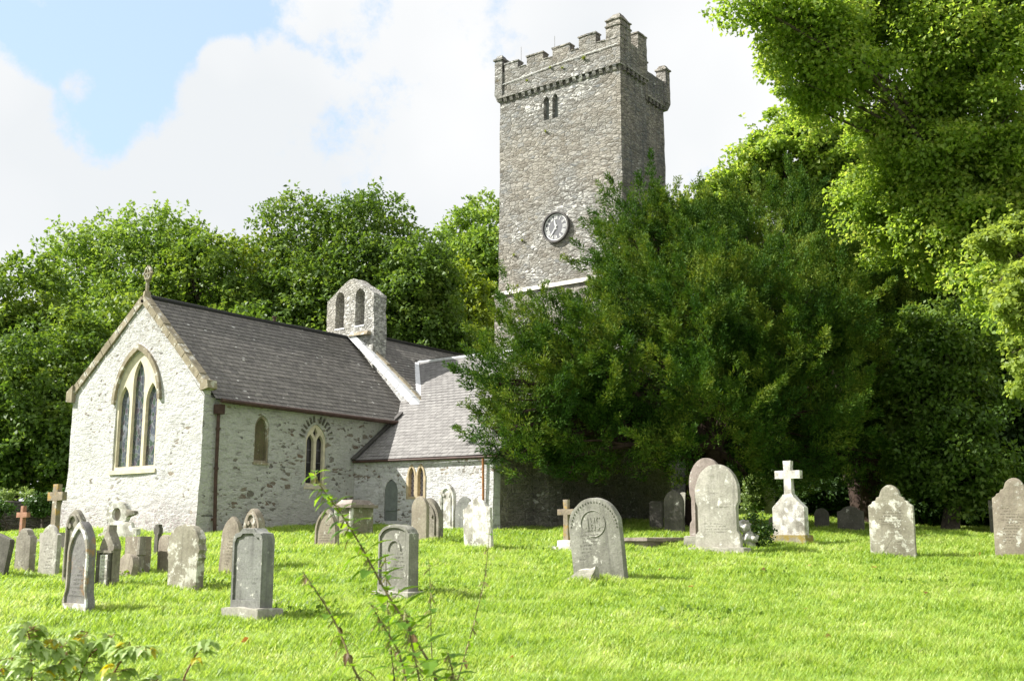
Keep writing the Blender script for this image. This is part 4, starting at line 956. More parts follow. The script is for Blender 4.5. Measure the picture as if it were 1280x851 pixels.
# ------------------------------------------------------------------ grass
def build_grass():
    n = 900000; q = rs.rand(n); D = (8.5 ** .35 + q * (60 ** .35 - 8.5 ** .35)) ** (1 / .35); s = (rs.rand(n) - .5) * D * 1.22
    D = D[:]; cx = CAMP.x + VV.x * D + RR.x * s; cy = CAMP.y + VV.y * D + RR.y * s
    keep = ~((cx > -7.2) & (cx < .1) & (cy > -.1)) & ~((cx > -7.2) & (cx < 5.7) & (cy > 5.95)) ; D, cx, cy = D[keep], cx[keep], cy[keep]; n = len(D)
    # ground height, vectorised through a coarse lattice
    cz = np.empty(n); cache = {}
    st = .25; gi = np.round(cx / st).astype(int); gj = np.round(cy / st).astype(int)
    for k in range(n):
        key = (gi[k], gj[k]); z = cache.get(key)
        if z is None: z = cache[key] = ground(gi[k] * st, gj[k] * st)
        cz[k] = z
    # local slope correction
    gx = (ground(1, -10) - ground(0, -10)); cz += (cx - gi * st) * -.053 + (cy - gj * st) * .071
    clumpn = np.array([noise.noise(Vector((x * 1.1, y * 1.1, 7))) + .5 * noise.noise(Vector((x * 3.3, y * 3.3, 2))) for x, y in zip(cx[::1], cy[::1])])
    h = (.055 + .045 * rs.rand(n) + .07 * np.clip(clumpn, -.4, 1)) * (1 + D / 60); h = np.clip(h, .035, .3); wd = (.0034 + .003 * rs.rand(n)) * (.6 + D / 14)
    a = rs.rand(n) * 6.283; lean = .35 + .5 * rs.rand(n); dx, dy = np.cos(a), np.sin(a); fx_, fy = -dy, dx
    v = np.empty((n, 5, 3), np.float32)
    def setv(i, t, side, l):
        v[:, i, 0] = cx + fx_ * wd * side + dx * h * l; v[:, i, 1] = cy + fy * wd * side + dy * h * l; v[:, i, 2] = cz + h * t
    setv(0, -.15, -1, 0); setv(1, -.15, 1, 0); setv(2, .55, .8, .2); setv(3, .55, -.8, .2); setv(4, 1, 0, .75); v[:, 4, 0] += 0
    me = bpy.data.meshes.new('grass'); me.vertices.add(5 * n); me.vertices.foreach_set('co', v.ravel())
    idx = (np.arange(n, dtype=np.int32) * 5)[:, None] + np.array([0, 1, 2, 3, 3, 2, 4], np.int32)[None]; me.loops.add(7 * n); me.loops.foreach_set('vertex_index', idx.ravel().astype(np.int32))
    me.polygons.add(2 * n); ls = (np.arange(n, dtype=np.int32) * 7)[:, None] + np.array([0, 4], np.int32)[None]; me.polygons.foreach_set('loop_start', ls.ravel().astype(np.int32)); me.polygons.foreach_set('loop_total', np.tile(np.array([4, 3], np.int32), n)); me.update()
    m = leaf_mat('grass_blades', ((.125, .22, .03), (.21, .34, .05), (.30, .435, .08), (.40, .50, .13), (.54, .55, .3)), .42, .45, .35, patch=.5, pscale=.55, p2=2.6)
    link('grass', me, m, label='sunlit rough mown grass between the graves', cat='grass', kind='stuff')
build_grass()
def weeds(name, label, spots, n, L, mat):
    P, O = [], []
    for u, v, r in spots:
        c = gpoint(u, v)
        for i in range(n):
            x, y = c.x + random.gauss(0, r), c.y + random.gauss(0, r); P.append((x, y, ground(x, y) + random.uniform(.03, .12))); O.append((random.gauss(0, .8), random.gauss(0, .8), random.uniform(.2, 1)))
    leaves(name, np.array(P), unit(np.array(O)), L, GR[mat], None, .6, .2, label=label, cat='weeds', kind='stuff')
weeds('broadleaf_weeds', 'patches of broad leaved weeds growing in the grass', [(470, 748, .25), (530, 752, .3), (560, 742, .25), (230, 735, .3), (160, 722, .25), (262, 738, .2), (960, 722, .4), (620, 715, .3), (740, 726, .12), (690, 690, .2), (1180, 735, .35), (380, 770, .3), (850, 775, .4)], 70, .075, 'mid')
mleaf = leaf_mat('fallen_leaf', ((.35, .12, .04), (.42, .24, .08), (.3, .2, .1)), .2)
P, O = [], []
for u, v in ((941, 706), (958, 720), (1012, 712), (1089, 715), (1157, 750), (1011, 769), (1208, 650), (752, 752), (823, 718), (860, 741), (1225, 700), (1100, 664), (1190, 668), (930, 656), (642, 832), (1040, 805), (300, 812)):
    c = gpoint(u, v); P.append((c.x, c.y, c.z + .1)); O.append((random.gauss(0, 1), random.gauss(0, 1), .3))
leaves('fallen_leaves', np.array(P), unit(np.array(O)), .11, mleaf, None, .7, 0, label='scattered brown and orange fallen leaves', cat='leaves', kind='stuff')

# ------------------------------------------------------------------ gravestones
def half(pts): return pts + [(-x, z) for x, z in pts[::-1] if abs(x) > 1e-6]
def prof(kind, w, h):
    """outline of a gravestone, from bottom right over the top to bottom left"""
    a = w / 2; B = [(a, -.3)]
    def A(cx, cz, rx, rz, t0, t1, n=8): return [(cx + rx * math.cos(math.radians(t0 + (t1 - t0) * i / n)), cz + rz * math.sin(math.radians(t0 + (t1 - t0) * i / n))) for i in range(n + 1)]
    if kind == 'round': r = B + A(0, h - a * .95, a, a * .95, 0, 90, 12)
    elif kind == 'segment': r = B + [(a, h - a * .42)] + A(0, h - a * .42, a * .93, a * .42, 8, 90, 9)
    elif kind == 'gothic': t = arc(0, w, h - w * .8, h, 10); r = B + [p for p in t if p[0] >= -1e-6]
    elif kind == 'gothic_low': t = arc(0, w, h - w * .62, h, 10); r = B + [p for p in t if p[0] >= -1e-6]
    elif kind == 'gothic_foot': t = arc(0, w * .92, h - w * .85, h, 10); r = [(a * 1.12, -.3), (a * 1.12, h * .12), (a, h * .17), (a * .92, h * .22)] + [p for p in t if p[0] >= -1e-6]
    elif kind == 'shoulder_round': r = B + [(a, h * .78), (a * .86, h * .80), (a * .74, h * .86), (a * .7, h * .86)] + A(0, h - a * .55, a * .55, a * .55, 0, 90, 7)
    elif kind == 'step_round': r = B + [(a, h - w * .47), (a * .84, h - w * .42), (a * .80, h - w * .37), (a * .66, h - w * .35), (a * .60, h - w * .28), (a * .47, h - w * .26), (a * .43, h - w * .2)] + A(0, h - a * .42, a * .42, a * .42, 12, 90, 7)
    elif kind == 'peak_shoulder': r = B + [(a, h * .80), (a * .72, h * .83), (a * .5, h * .93), (a * .3, h * .965), (0, h)]
    elif kind == 'ogee': r = B + [(a, h * .78), (a * .9, h * .82), (a * .62, h * .86), (a * .58, h * .92)] + A(0, h - a * .4, a * .5, a * .4, 10, 90, 6)
    elif kind == 'house': r = B + [(a, h * .60), (a * 1.08, h * .62), (a * 1.08, h * .66), (a * .22, h * .90), (a * .2, h), (0, h)]
    elif kind == 'keeled': r = [(a * 1.0, -.3), (a * 1.0, h * .07), (a * .97, h * .16), (a * .86, h * .2), (a * .86, h * .48), (a * .97, h * .55), (a * .97, h * .7)] + [p for p in A(0, h * .66, a * .97, h * .34, 10, 90, 9)]
    elif kind == 'square': r = B + [(a, h), (0, h)]
    elif kind == 'cut': r = B + [(a, h * .93), (a * .9, h), (0, h)]
    elif kind == 'carved': r = B + [(a * .92, h * .1), (a * .93, h * .45), (a * 1.02, h * .5), (a * .97, h * .56), (a * 1.05, h * .62), (a * .94, h * .7), (a * .98, h * .78), (a * .82, h * .88), (a * .5, h * .97), (0, h)]
    elif kind == 'scroll': r = B + [(a, h - .16), (a * .86, h - .07), (a * .55, h - .05), (a * .4, h), (0, h)]
    return half(r)
def inset(pts, k, zc, foot): return [(x * k, zc + (z - zc) * k) if z > 0 else (x * k, foot) for x, z in pts]
FR = ((0, 0, 0), (1, 0, 0), (0, 0, 1), (0, -1, 0))
def bevelled(outl, thick, bev=.014, rough=.006, front=0.0):
    me = plate(outl, [], FR, front, front - thick, fix=False); bm = bmesh.new(); bm.from_mesh(me)
    bmesh.ops.dissolve_limit(bm, angle_limit=.01, verts=bm.verts[:], edges=bm.edges[:])
    es = [e for e in bm.edges if len(e.link_faces) == 2 and any(len(f.verts) > 4 for f in e.link_faces) and e.calc_face_angle(0) > .7]
    bmesh.ops.bevel(bm, geom=es, offset=bev, segments=2, profile=.6, affect='EDGES')
    bmesh.ops.triangulate(bm, faces=[f for f in bm.faces if len(f.verts) > 4])
    big = [e for e in bm.edges if e.calc_length() > .16]; bmesh.ops.subdivide_edges(bm, edges=big, cuts=2)
    off3 = Vector((random.uniform(0, 50), 0, 0))
    for v in bm.verts: v.co += noise.noise_vector(v.co * 6 + off3) * rough * 1.6 + noise.noise_vector(v.co * 25 + off3) * rough * .4
    bm.to_mesh(me); bm.free(); me.shade_smooth(); me.set_sharp_from_angle(angle=math.radians(32)); return me
def jitter(me, r):
    o_ = Vector((random.uniform(0, 50), 3, 1))
    for v in me.vertices: v.co += noise.noise_vector(v.co * 7 + o_) * r
    return me
GS = {
 'grey': lambda r: stone_mat('headstone_grey', (.32, .315, .27), (.2, .195, .165), .2, rows=r),
 'slate': lambda r: stone_mat('headstone_blue_grey', (.27, .275, .25), (.18, .18, .165), .15, rows=r),
 'tan': lambda r: stone_mat('headstone_tan', (.36, .32, .25), (.24, .205, .16), .2, rows=r),
 'pale': lambda r: stone_mat('headstone_pale', (.44, .42, .36), (.3, .285, .24), .3, rows=r),
 'white': lambda r: stone_mat('headstone_white', (.62, .60, .54), (.27, .25, .21), .62, lichcol=(.78, .77, .72), rows=r),
 'rime': lambda r: stone_mat('white_lichened_rim', (.46, .43, .37), (.3, .27, .22), .5, orange=.12, ochre=(.36, .2, .08), lichcol=(.85, .85, .83)),
 'lichen': lambda r: stone_mat('headstone_lichen', (.34, .32, .25), (.22, .2, .15), .46, lichcol=(.66, .65, .56), rows=r, lscale=4),
 'rust': lambda r: stone_mat('headstone_orange', (.25, .24, .23), (.18, .17, .165), .1, orange=.12, ochre=(.34, .2, .09), lichcol=(.8, .8, .77), rows=r),
 'pink': lambda r: stone_mat('headstone_pink', (.35, .30, .265), (.26, .215, .19), .2, rows=r),
 'red': lambda r: stone_mat('red_sandstone', (.40, .21, .14), (.3, .16, .11), .1, rows=r),
 'ochre': lambda r: stone_mat('ochre_cross', (.36, .3, .22), (.24, .2, .15), .15, orange=.4, ochre=(.42, .26, .06), rows=r),
 'carved': lambda r: stone_mat('headstone_carved', (.35, .325, .265), (.2, .18, .145), .2, rows=r),
 'moss': lambda r: stone_mat('mossy_plinth', (.4, .37, .28), (.26, .23, .16), .3, orange=.8, ochre=(.30, .22, .03)),
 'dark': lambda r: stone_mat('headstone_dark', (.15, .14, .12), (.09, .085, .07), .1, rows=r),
}
_mc = {}
def gm(k, rows=None):
    key = (k, rows and tuple(round(x, 2) for x in rows))
    if key not in _mc: _mc[key] = GS[k](rows)
    return _mc[key]
def metrics(u0, u1, vt, vb, thick, D=None):
    u = (u0 + u1) / 2; p = gpoint(u, vb) if D is None else None
    if p is None:
        q = CAMP + VV * D + RR * ((u - 640) / F * D); p = Vector((q.x, q.y, ground(q.x, q.y)))
    D, s = fs(p.x, p.y); th = YAW - math.atan((u - 640) / F)
    w_ = ((u1 - u0) * D / F * math.cos(math.atan((u - 640) / F)) - thick * abs(math.sin(th))) / math.cos(th)
    h = at(u, vt, D).z - p.z
    return p, max(.2, w_), h
G_ALL = 'gravestones in the churchyard'
def headstone(label, u0, u1, vt, vb, kind, mat, thick=.12, D=None, tilt=0, lean=0, yaw=0, rows=True, border=None, plinth=None, hood=None, name='headstone', cat='gravestone', medal=None, bmat=None):
    p, w_, h = metrics(u0, u1, vt, vb, thick, D)
    hh = h - (plinth or 0); rt = None
    if rows: rt = (w_ * .36, hh * .16, hh * .66)
    mt = gm(mat, rt); root = empty(name, (p.x, p.y, p.z), label=label, cat=cat, group=G_ALL)
    root.rotation_euler = (math.radians(lean), math.radians(tilt), math.radians(yaw + random.uniform(-3, 3)))
    z0 = plinth or 0; outl = [(x, z) for x, z in prof(kind, w_, hh)]
    slab_ = link('slab', bevelled(outl, thick), mt, root, loc=(0, 0, z0))
    if border:
        bm_ = prof(kind, w_, hh); zc = hh * .5; inn = inset(prof(kind, w_, hh), 1 - border, zc, hh * .09)
        link('raised_border', jitter(plate(inset(bm_, .985, zc, -.25), [inn], FR, .028, -.004), .004), gm(bmat or mat), root, loc=(0, 0, z0))
    if hood == 'small':
        R = w_ * .2; zc = hh - w_ * .42; mb = MB(); mb.tube([(math.cos(math.radians(a)) * R, -.004, zc + math.sin(math.radians(a)) * R * 1.1) for a in range(0, 181, 15)], .016, 6); mb.build('carving', gm(mat), root); root.children[-1].location = (0, 0, z0)
    elif hood:   # carved trefoil arch over a sunk panel
        n_ = 12; R = w_ * .31; zc = hh - w_ * .62; mb = MB()
        pts = [(math.cos(math.radians(a)) * R * (1 - .18 * abs(math.sin(math.radians(a * 1.5)))), -.02, zc + math.sin(math.radians(a)) * R * 1.25) for a in range(0, 181, 12)]
        mb.tube(pts, .024, 6); 
        for sx in (-1, 1): mb.tube([(sx * R, -.02, zc), (sx * R, -.02, hh * .12)], .022, 6)
        for sx in (-1, 1): mb.tube([(sx * R * .55, -.012, zc + R * .1), (sx * R * .55, -.034, zc + R * .1)], .045, 8)
        mb.build('carving', gm(mat), root); root.children[-1].location = (0, 0, z0)
    if medal:
        R = w_ * .24; zc = hh - w_ * .42; mb = MB(); mb.tube([(math.cos(a) * R, -.000, zc + math.sin(a) * R * .9) for a in [i * math.pi / 14 for i in range(29)]], .012, 5, False)
        # carved monogram I H S
        k = R * .42
        for x0, x1, za, zb in ((-1.05, -1.05, -1, 1), (-.45, -.45, -1, 1), (.25, .25, -1, 1), (-.45, .25, 0, 0)): mb.bar((x0 * k, .001, zc + za * k), (x1 * k, .001, zc + zb * k), .03, .02, (0, 1, 0))
        sp = [(1.35, .8), (1.0, 1.0), (.72, .6), (.85, .15), (1.2, -.15), (1.3, -.6), (1.0, -1.0), (.68, -.8)]
        mb.tube([(x * k, .002, zc + z * k) for x, z in sp], .014, 5); mb.build('medallion', gm(mat), root)
        mb = MB(); n_ = 0   # row of pellets round the rim
        for x, z in inset(prof(kind, w_, hh), .9, hh * .5, .1):
            pass
        rim = inset(prof(kind, w_, hh), .91, hh * .5, hh * .07); rim = rim[1:-1]
        for (xa, za), (xb, zb) in zip(rim[:-1], rim[1:]):
            L = math.hypot(xb - xa, zb - za); c = max(1, int(L / .045))
            for i in range(c): t_ = i / c; mb.box((xa + (xb - xa) * t_ - .011, -.014, za + (zb - za) * t_ - .011), (xa + (xb - xa) * t_ + .011, .01, za + (zb - za) * t_ + .011))
        mb.build('pellet_border', gm(mat), root)
    if plinth:
        me = plate([(-w_ * .62, -.3), (w_ * .62, -.3), (w_ * .62, plinth * .9), (w_ * .6, plinth), (-w_ * .6, plinth), (-w_ * .62, plinth * .9)], [], FR, .12, -thick - .12)
        dice_displace(me, .12, .012, None, .012, 3); link('plinth', me, gm('pale'), root)
    return root, w_, hh
def cross_shape(mb, w_, h, z0, t, aw, zc, ay=None, flare=1.0):
    """latin cross outline standing on z0"""
    a = t / 2; y0, y1 = -aw / 2, aw / 2; o = [(a, z0), (a * .9, zc - t * .5), (w_ / 2, zc - t * .5 * flare), (w_ / 2, zc + t * .5 * flare), (a * .9, zc + t * .5), (a, h), (0, h)]
    return half(o)
def cross(label, u0, u1, vt, vb, zc, t, mat, thick=.1, D=None, base=None, body=None, name='stone_cross', yaw=0, cat='cross', basemat='pale', W=None):
    p, w_, h = metrics(u0, u1, vt, vb, thick, D); w_ = W or w_; root = empty(name, (p.x, p.y, p.z), label=label, cat=cat, group=G_ALL); root.rotation_euler = (0, 0, math.radians(yaw))
    z0 = base[-1][1] if base else -.3
    if body: z0 = body(root, w_, h)
    link('cross_shaft', bevelled(cross_shape(None, w_, h, z0 - .01, t, thick, h * zc), thick, .01, .004, thick / 2), gm(mat), root)
    if base:
        zz = -.3
        for i, (bw_, zt) in enumerate(base):
            me = plate([(-bw_ / 2, zz), (bw_ / 2, zz), (bw_ / 2, zt), (-bw_ / 2, zt)], [], FR, bw_ / 2 * .7, -bw_ / 2 * .7); dice_displace(me, .12, .008, None, .008, 3); link('base_step', me, gm(basemat), root); zz = zt + .003
    return root, w_, h

# left group
headstone('broken leaning stone cut off by the left edge of the picture', -22, 5, 668, 722, 'cut', 'dark', .1, tilt=14, rows=False)
cross('small red sandstone cross standing before the boundary wall', 18, 35, 632, 676, .74, .13, 'red', .1, base=[(.5, .12)])
headstone('grey brown stone with humped rounded top in front of the red cross', 13, 38, 660, 717, 'ogee', 'carved', .14)
headstone('light grey stone with a low peak, third from the left edge', 43, 71, 655, 721, 'peak_shoulder', 'pale', .09)
cross('tall ochre topped stone cross shaft by the left corner of the gable', 58, 76, 605, 681, .80, .21, 'ochre', .13, base=[(.8, .15), (.6, .3)], name='tall_cross', W=.66)
headstone('low dark broken block at the foot of the tall cross', 72, 82, 670, 690, 'square', 'dark', .2, rows=False)
headstone('pointed dark stone peeping over the white lichened one', 87, 113, 636, 742, 'gothic', 'carved', .1, D=19.5, hood=True, rows=False)
headstone('pointed stone with orange stains and a white lichened head', 76, 111, 651, 764, 'gothic_foot', 'rust', .13, border=.16, bmat='rime')
r, w_, h = headstone('gabled stone shaped like a little house with side columns', 117, 143, 656, 735, 'house', 'carved', .16, rows=False)
mb = MB(); mb.box((-w_ * .56, -.05, h * .56), (w_ * .56, .0, h * .6)); mb.build('cornice', gm('carved'), r)
for sx in (-1, 1): mb = MB(); mb.tube([(sx * w_ * .42, -.04, -.1), (sx * w_ * .42, -.04, h * .56)], .035, 8); mb.build('column', gm('dark'), r)
link('panel', bevelled([(w_ * .33, .02), (w_ * .33, h * .53), (-w_ * .33, h * .53), (-w_ * .33, .02)], .03, .006, .003, .03), gm('white', (w_ * .3, .1, h * .5)), r)
# broken wheel headed monument against the gable
p, w_, h = metrics(134, 180, 630, 690, .16, 29.0); r = empty('wheel_cross', (p.x, p.y, p.z), label='broken white wheel headed cross leaning by the gable wall', cat='cross', group=G_ALL); r.rotation_euler = (0, math.radians(-6), math.radians(10))
ou = [(math.cos(i * math.pi / 12) * .36, h * .72 + math.sin(i * math.pi / 12) * .36) for i in range(24)]; ho = [(math.cos(i * math.pi / 12) * .15, h * .72 + math.sin(i * math.pi / 12) * .17) for i in range(24)]
link('wheel', jitter(plate(ou, [ho], FR, .08, -.08), .015), gm('white'), r)
link('roundel', jitter(plate(ho, [], FR, .0, -.06), .004), gm('pink'), r)
link('stump', bevelled(half([(w_ * .5, -.3), (w_ * .48, h * .22), (w_ * .36, h * .28), (w_ * .34, h * .42), (.2, h * .5), (0, h * .5)]), .16, .02, .02, .08), gm('white'), r)
link('broken_arm', bevelled([(.34, h * .6), (.62, h * .66), (.6, h * .74), (.3, h * .82), (.16, h * 1.02), (.06, h * 1.0), (.2, h * .8)], .15, .01, .01, .075), gm('carved'), r)
headstone('square headed stone with a corner column behind the low leaning one', 149, 181, 670, 718, 'square', 'tan', .2, rows=False)
p, w_, h = metrics(149, 181, 670, 718, .2); rr0 = [o for o in col.objects if o.name.startswith('headstone')][-1]
mb = MB(); mb.tube([(w_ * .5, -.02, -.2), (w_ * .5, -.02, h * .5), (w_ * .5, -.02, h * .52), (w_ * .5, -.02, h * 1.0)], [.09, .07, .09, .075], 10); mb.build('column', gm('carved'), rr0)
headstone('low round topped stone leaning over in the grass', 139, 166, 691, 723, 'round', 'tan', .14, tilt=6, lean=-8, rows=False)
headstone('slim stone half hidden behind the rough lichened one', 202, 222, 668, 722, 'round', 'tan', .1, D=21.5, rows=False)
headstone('big rough weathered stone blotched with pale lichen', 202, 250, 655, 739, 'carved', 'lichen', .16, rows=False)
cross('short broken dark cross head behind the rough lichened stone', 199, 210, 655, 700, .8, .14, 'dark', .1, D=24.5)
headstone('tall narrow tan stone leaning left beside the downpipe', 270, 297, 645, 720, 'gothic', 'tan', .1, tilt=4)
headstone('narrow gothic stone with a hollow trefoil, behind the square dark one', 306, 333, 635, 716, 'gothic', 'tan', .14, D=22.5, hood=True, border=.2, rows=False)
headstone('dark square shouldered stone on a pale plinth, nearest on the left', 281, 333, 660, 776, 'scroll', 'slate', .2, plinth=.19, border=.13)
p = gpoint(341, 756); r = empty('flat_slab', (p.x, p.y, p.z + .02), label='small flat stone lying in the grass beside the dark plinth', cat='slab'); me = plate([(-.25, -.1), (.25, -.1), (.22, .05), (-.25, .06)], [], FR, .15, -.15); dice_displace(me, .1, .02, None, .01, 3); link('slab', me, gm('pale'), r)
# chest tomb
p, w_, h = metrics(424, 462, 625, 670, .9); w_ = .66; r = empty('chest_tomb', (p.x, p.y, p.z), label='mossy chest tomb with a moulded lid near the chancel wall', cat='tomb'); L_ = 1.0
mb = MB(); mb.box((-w_ * .42, -.42, -.3), (w_ * .42, .42, h * .78)); me = mb.mesh(); dice_displace(me, .2, .012, None, .01); link('chest', me, stone_mat('tomb_mossy', (.33, .3, .23), (.2, .18, .13), .3, green=.55), r)
for sx in (-1, 1): mb = MB(); mb.tube([(sx * w_ * .42, -.42, -.2), (sx * w_ * .42, -.42, h * .78)], .055, 8); mb.build('corner_shaft', gm('white'), r)
mb = MB(); mb.box((-w_ * .54, -.52, h * .783), (w_ * .54, .52, h * .87)); mb.hexa([(-w_ * .46, -.46, h * .873), (w_ * .46, -.46, h * .873), (w_ * .46, .46, h * .873), (-w_ * .46, .46, h * .873), (-w_ * .3, -.3, h), (w_ * .3, -.3, h), (w_ * .3, .3, h), (-w_ * .3, .3, h)])
me = mb.mesh(); dice_displace(me, .2, .008, None, .008); link('lid', me, gm('pink'), r)
headstone('tan headstone with a whitewashed foot in front of the chest tomb', 392, 421, 636, 684, 'gothic', 'tan', .12, border=.16)
headstone('grey shouldered stone with a carved arch and lettering, in the middle of the lawn', 467, 517, 655, 748, 'segment', 'grey', .2, plinth=.12, border=.1, hood='small')
headstone('plain pale stone hidden behind the dark gothic one', 514, 536, 620, 664, 'gothic_low', 'tan', .12, D=27.8, rows=False)
headstone('dark gothic stone with a deep carved hood near the twin window', 518, 551, 622, 675, 'gothic', 'carved', .16, border=.2, hood=True)
headstone('white gothic stone standing against the sunlit transept wall', 548, 570, 604, 658, 'gothic', 'white', .12, D=32.0, border=.2, hood=True, rows=False)
headstone('plain blue grey round headed slab leaning on the transept wall', 569, 592, 620, 657, 'gothic_low', 'slate', .08, D=31.6, rows=False)
headstone('flaking white stone with a shouldered top near the rusty downpipe', 579, 615, 622, 688, 'peak_shoulder', 'white', .1, tilt=-3, rows=False)
cross('small ochre cross on a stepped white base', 697, 720, 624, 690, .76, .13, 'ochre', .1, base=[(.55, .14), (.36, .27)], basemat='white')
headstone('leaning round headed stone with a carved medallion, a rock at its foot', 715, 783, 622, 726, 'round', 'grey', .14, tilt=-4, lean=4, medal=True)
p = gpoint(731, 730); r = empty('rock', (p.x, p.y, p.z), label='rough pale rock at the foot of the leaning stone', cat='rock')
mb = MB(); mb.hexa([(-.3, -.2, -.1), (.28, -.2, -.1), (.25, .15, -.1), (-.28, .15, -.1), (-.3, -.15, .13), (.26, -.12, .3), (.22, .12, .3), (-.2, .1, .16)]); me = mb.mesh(); dice_displace(me, .07, .04, None, .03, 4); link('boulder', me, gm('pale'), r)
p = gpoint(806, 681); r = empty('ledger_slab', (p.x, p.y, p.z), label='flat raised grave slab lying beside the leaning stone', cat='slab'); mb = MB(); mb.box((-.55, -.9, -.2), (.55, .9, .1)); mb.box((-.62, -.98, .103), (.62, .98, .18)); me = mb.mesh(); dice_displace(me, .2, .012, None, .01); link('slab', me, gm('pink'), r)
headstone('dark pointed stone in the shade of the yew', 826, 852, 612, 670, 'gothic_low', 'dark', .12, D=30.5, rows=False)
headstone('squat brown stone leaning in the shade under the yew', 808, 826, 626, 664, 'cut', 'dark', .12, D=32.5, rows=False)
headstone('small pale stone far off in the sunny gap under the yew', 844, 860, 615, 641, 'round', 'pale', .1, D=43, rows=False)
headstone('tall pinkish gothic stone stepping out at its foot, behind the big grey one', 857, 903, 572, 686, 'keeled', 'pink', .16, D=26.3, rows=False, hood=True, plinth=.3)
headstone('tall smooth grey green stone with a waisted outline', 868, 927, 580, 692, 'keeled', 'pale', .14, plinth=.14)
for i, (u, v, s) in enumerate(((931, 657, 1.0), (937, 672, 1.15))):
    p = at(u, v, 26.2); r = empty('carved_fragment', (p.x, p.y, p.z), label=['upper rough carved white fragment beside the tall grey stone', 'lower rough carved white fragment beside the tall grey stone'][i], cat='stone'); me = bpy.data.meshes.new('f'); bm = bmesh.new(); bmesh.ops.create_icosphere(bm, subdivisions=4, radius=.16 * s)
    for v_ in bm.verts: v_.co += v_.co.normalized() * (noise.noise(v_.co * 9 + Vector((i, 0, 0))) * .08); v_.co.z *= .85 if i == 0 else .8
    if i == 1:
        bmesh.ops.create_cone(bm, segments=12, radius1=.2, radius2=.1, depth=.5, matrix=Matrix.Translation((0, 0, -.25)))
    bm.to_mesh(me); bm.free(); me.shade_smooth(); link('fragment', me, gm('white'), r)
shrub('ivy', 'ivy sprig between the rough fragment and the cross monument', [L3(943, 655, 26.5, 9), L3(948, 668, 26.5, 10)], 900, .07, 'ivy', 'ivy')
headstone('small round stone lit in the gap left of the cross monument', 951, 966, 610, 638, 'round', 'pale', .1, D=44, rows=False)
headstone('little dark stone low beside the cross monument', 955, 969, 645, 672, 'round', 'dark', .12, D=30, rows=False)
def body(root, w_, h):
    bw_ = .95 * w_ * 1.32; zt = h * .45
    o = half([(bw_ / 2, .08), (bw_ / 2, zt * .98), (.16, h * .57), (.12, h * .60), (0, h * .60)]); link('body', bevelled(o, .26, .015, .006, .13), gm('white'), root)
    me = plate([(-bw_ * .58, -.3), (bw_ * .58, -.3), (bw_ * .56, .24), (-bw_ * .56, .24)], [], FR, .25, -.25); dice_displace(me, .12, .012, None, .012, 3); link('plinth', me, gm('moss'), root); return h * .585
cross('white stone cross rising from a gabled block on a mossy plinth', 972, 1007, 576, 681, .835, .2, 'white', .18, body=body, name='cross_monument', cat='monument')
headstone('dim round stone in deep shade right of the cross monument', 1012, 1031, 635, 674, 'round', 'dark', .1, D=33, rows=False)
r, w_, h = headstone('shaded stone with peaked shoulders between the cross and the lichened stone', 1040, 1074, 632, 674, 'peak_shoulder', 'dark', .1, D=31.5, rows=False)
headstone('lichen blotched stone with stepped shoulders and round head', 1088, 1145, 606, 697, 'step_round', 'lichen', .13, rows=True)
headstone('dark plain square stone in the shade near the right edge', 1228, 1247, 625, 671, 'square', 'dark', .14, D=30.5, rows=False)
headstone('brown stone with stepped shoulders cut by the right edge of the picture', 1244, 1302, 597, 699, 'step_round', 'tan', .12, tilt=1)

# ------------------------------------------------------------------ foreground weeds
def leaf_blade(mb, base, d, up, L, W, teeth=7, droop=.35, fold=.12):
    """toothed leaf with a folded midrib, bending down towards its tip"""
    base = Vector(base); d = Vector(d).normalized(); s = d.cross(Vector(up)).normalized(); n_ = s.cross(d).normalized(); k0 = len(mb.v); rows = []
    for i in range(teeth + 1):
        t = i / teeth; c = base + d * L * t - n_ * L * droop * t * t; wv = W * .5 * (math.sin(math.pi * min(1, t * .92 + .08)) ** .8) * (1 - .35 * t)
        if i == teeth: wv = 0
        wo = wv * (1.18 if i % 2 else .9); rows.append((c, c + s * wo + n_ * wo * fold * 2, c - s * wo + n_ * wo * fold * 2))
    for r in rows: mb.v += [tuple(q) for q in r]
    for i in range(teeth):
        a = k0 + i * 3; mb.f += [(a, a + 1, a + 4, a + 3), (a + 2, a, a + 3, a + 5)]
nettleL = leaf_mat('nettle_leaf', ((.08, .17, .02), (.14, .26, .03), (.22, .36, .05)), .5, .5, .3, patch=.1)
nettleD = leaf_mat('withered_leaf', ((.09, .05, .025), (.16, .1, .04), (.2, .16, .06)), .25)
stemM = plain_mat('nettle_stem', (.16, .13, .06), .7, .35, 12)
seedM = leaf_mat('nettle_seed', ((.25, .3, .1), (.38, .36, .16), (.3, .25, .14)), .4)
brL = leaf_mat('bramble_leaf', ((.19, .29, .06), (.30, .42, .11), (.44, .54, .26)), .3, .42, .4, patch=.1)
brY = leaf_mat('yellowing_bramble_leaf', ((.42, .36, .02), (.5, .45, .04)), .45)
brS = plain_mat('bramble_cane', (.2, .09, .06), .6, .3, 12)
NG = 'weeds growing close to the camera'
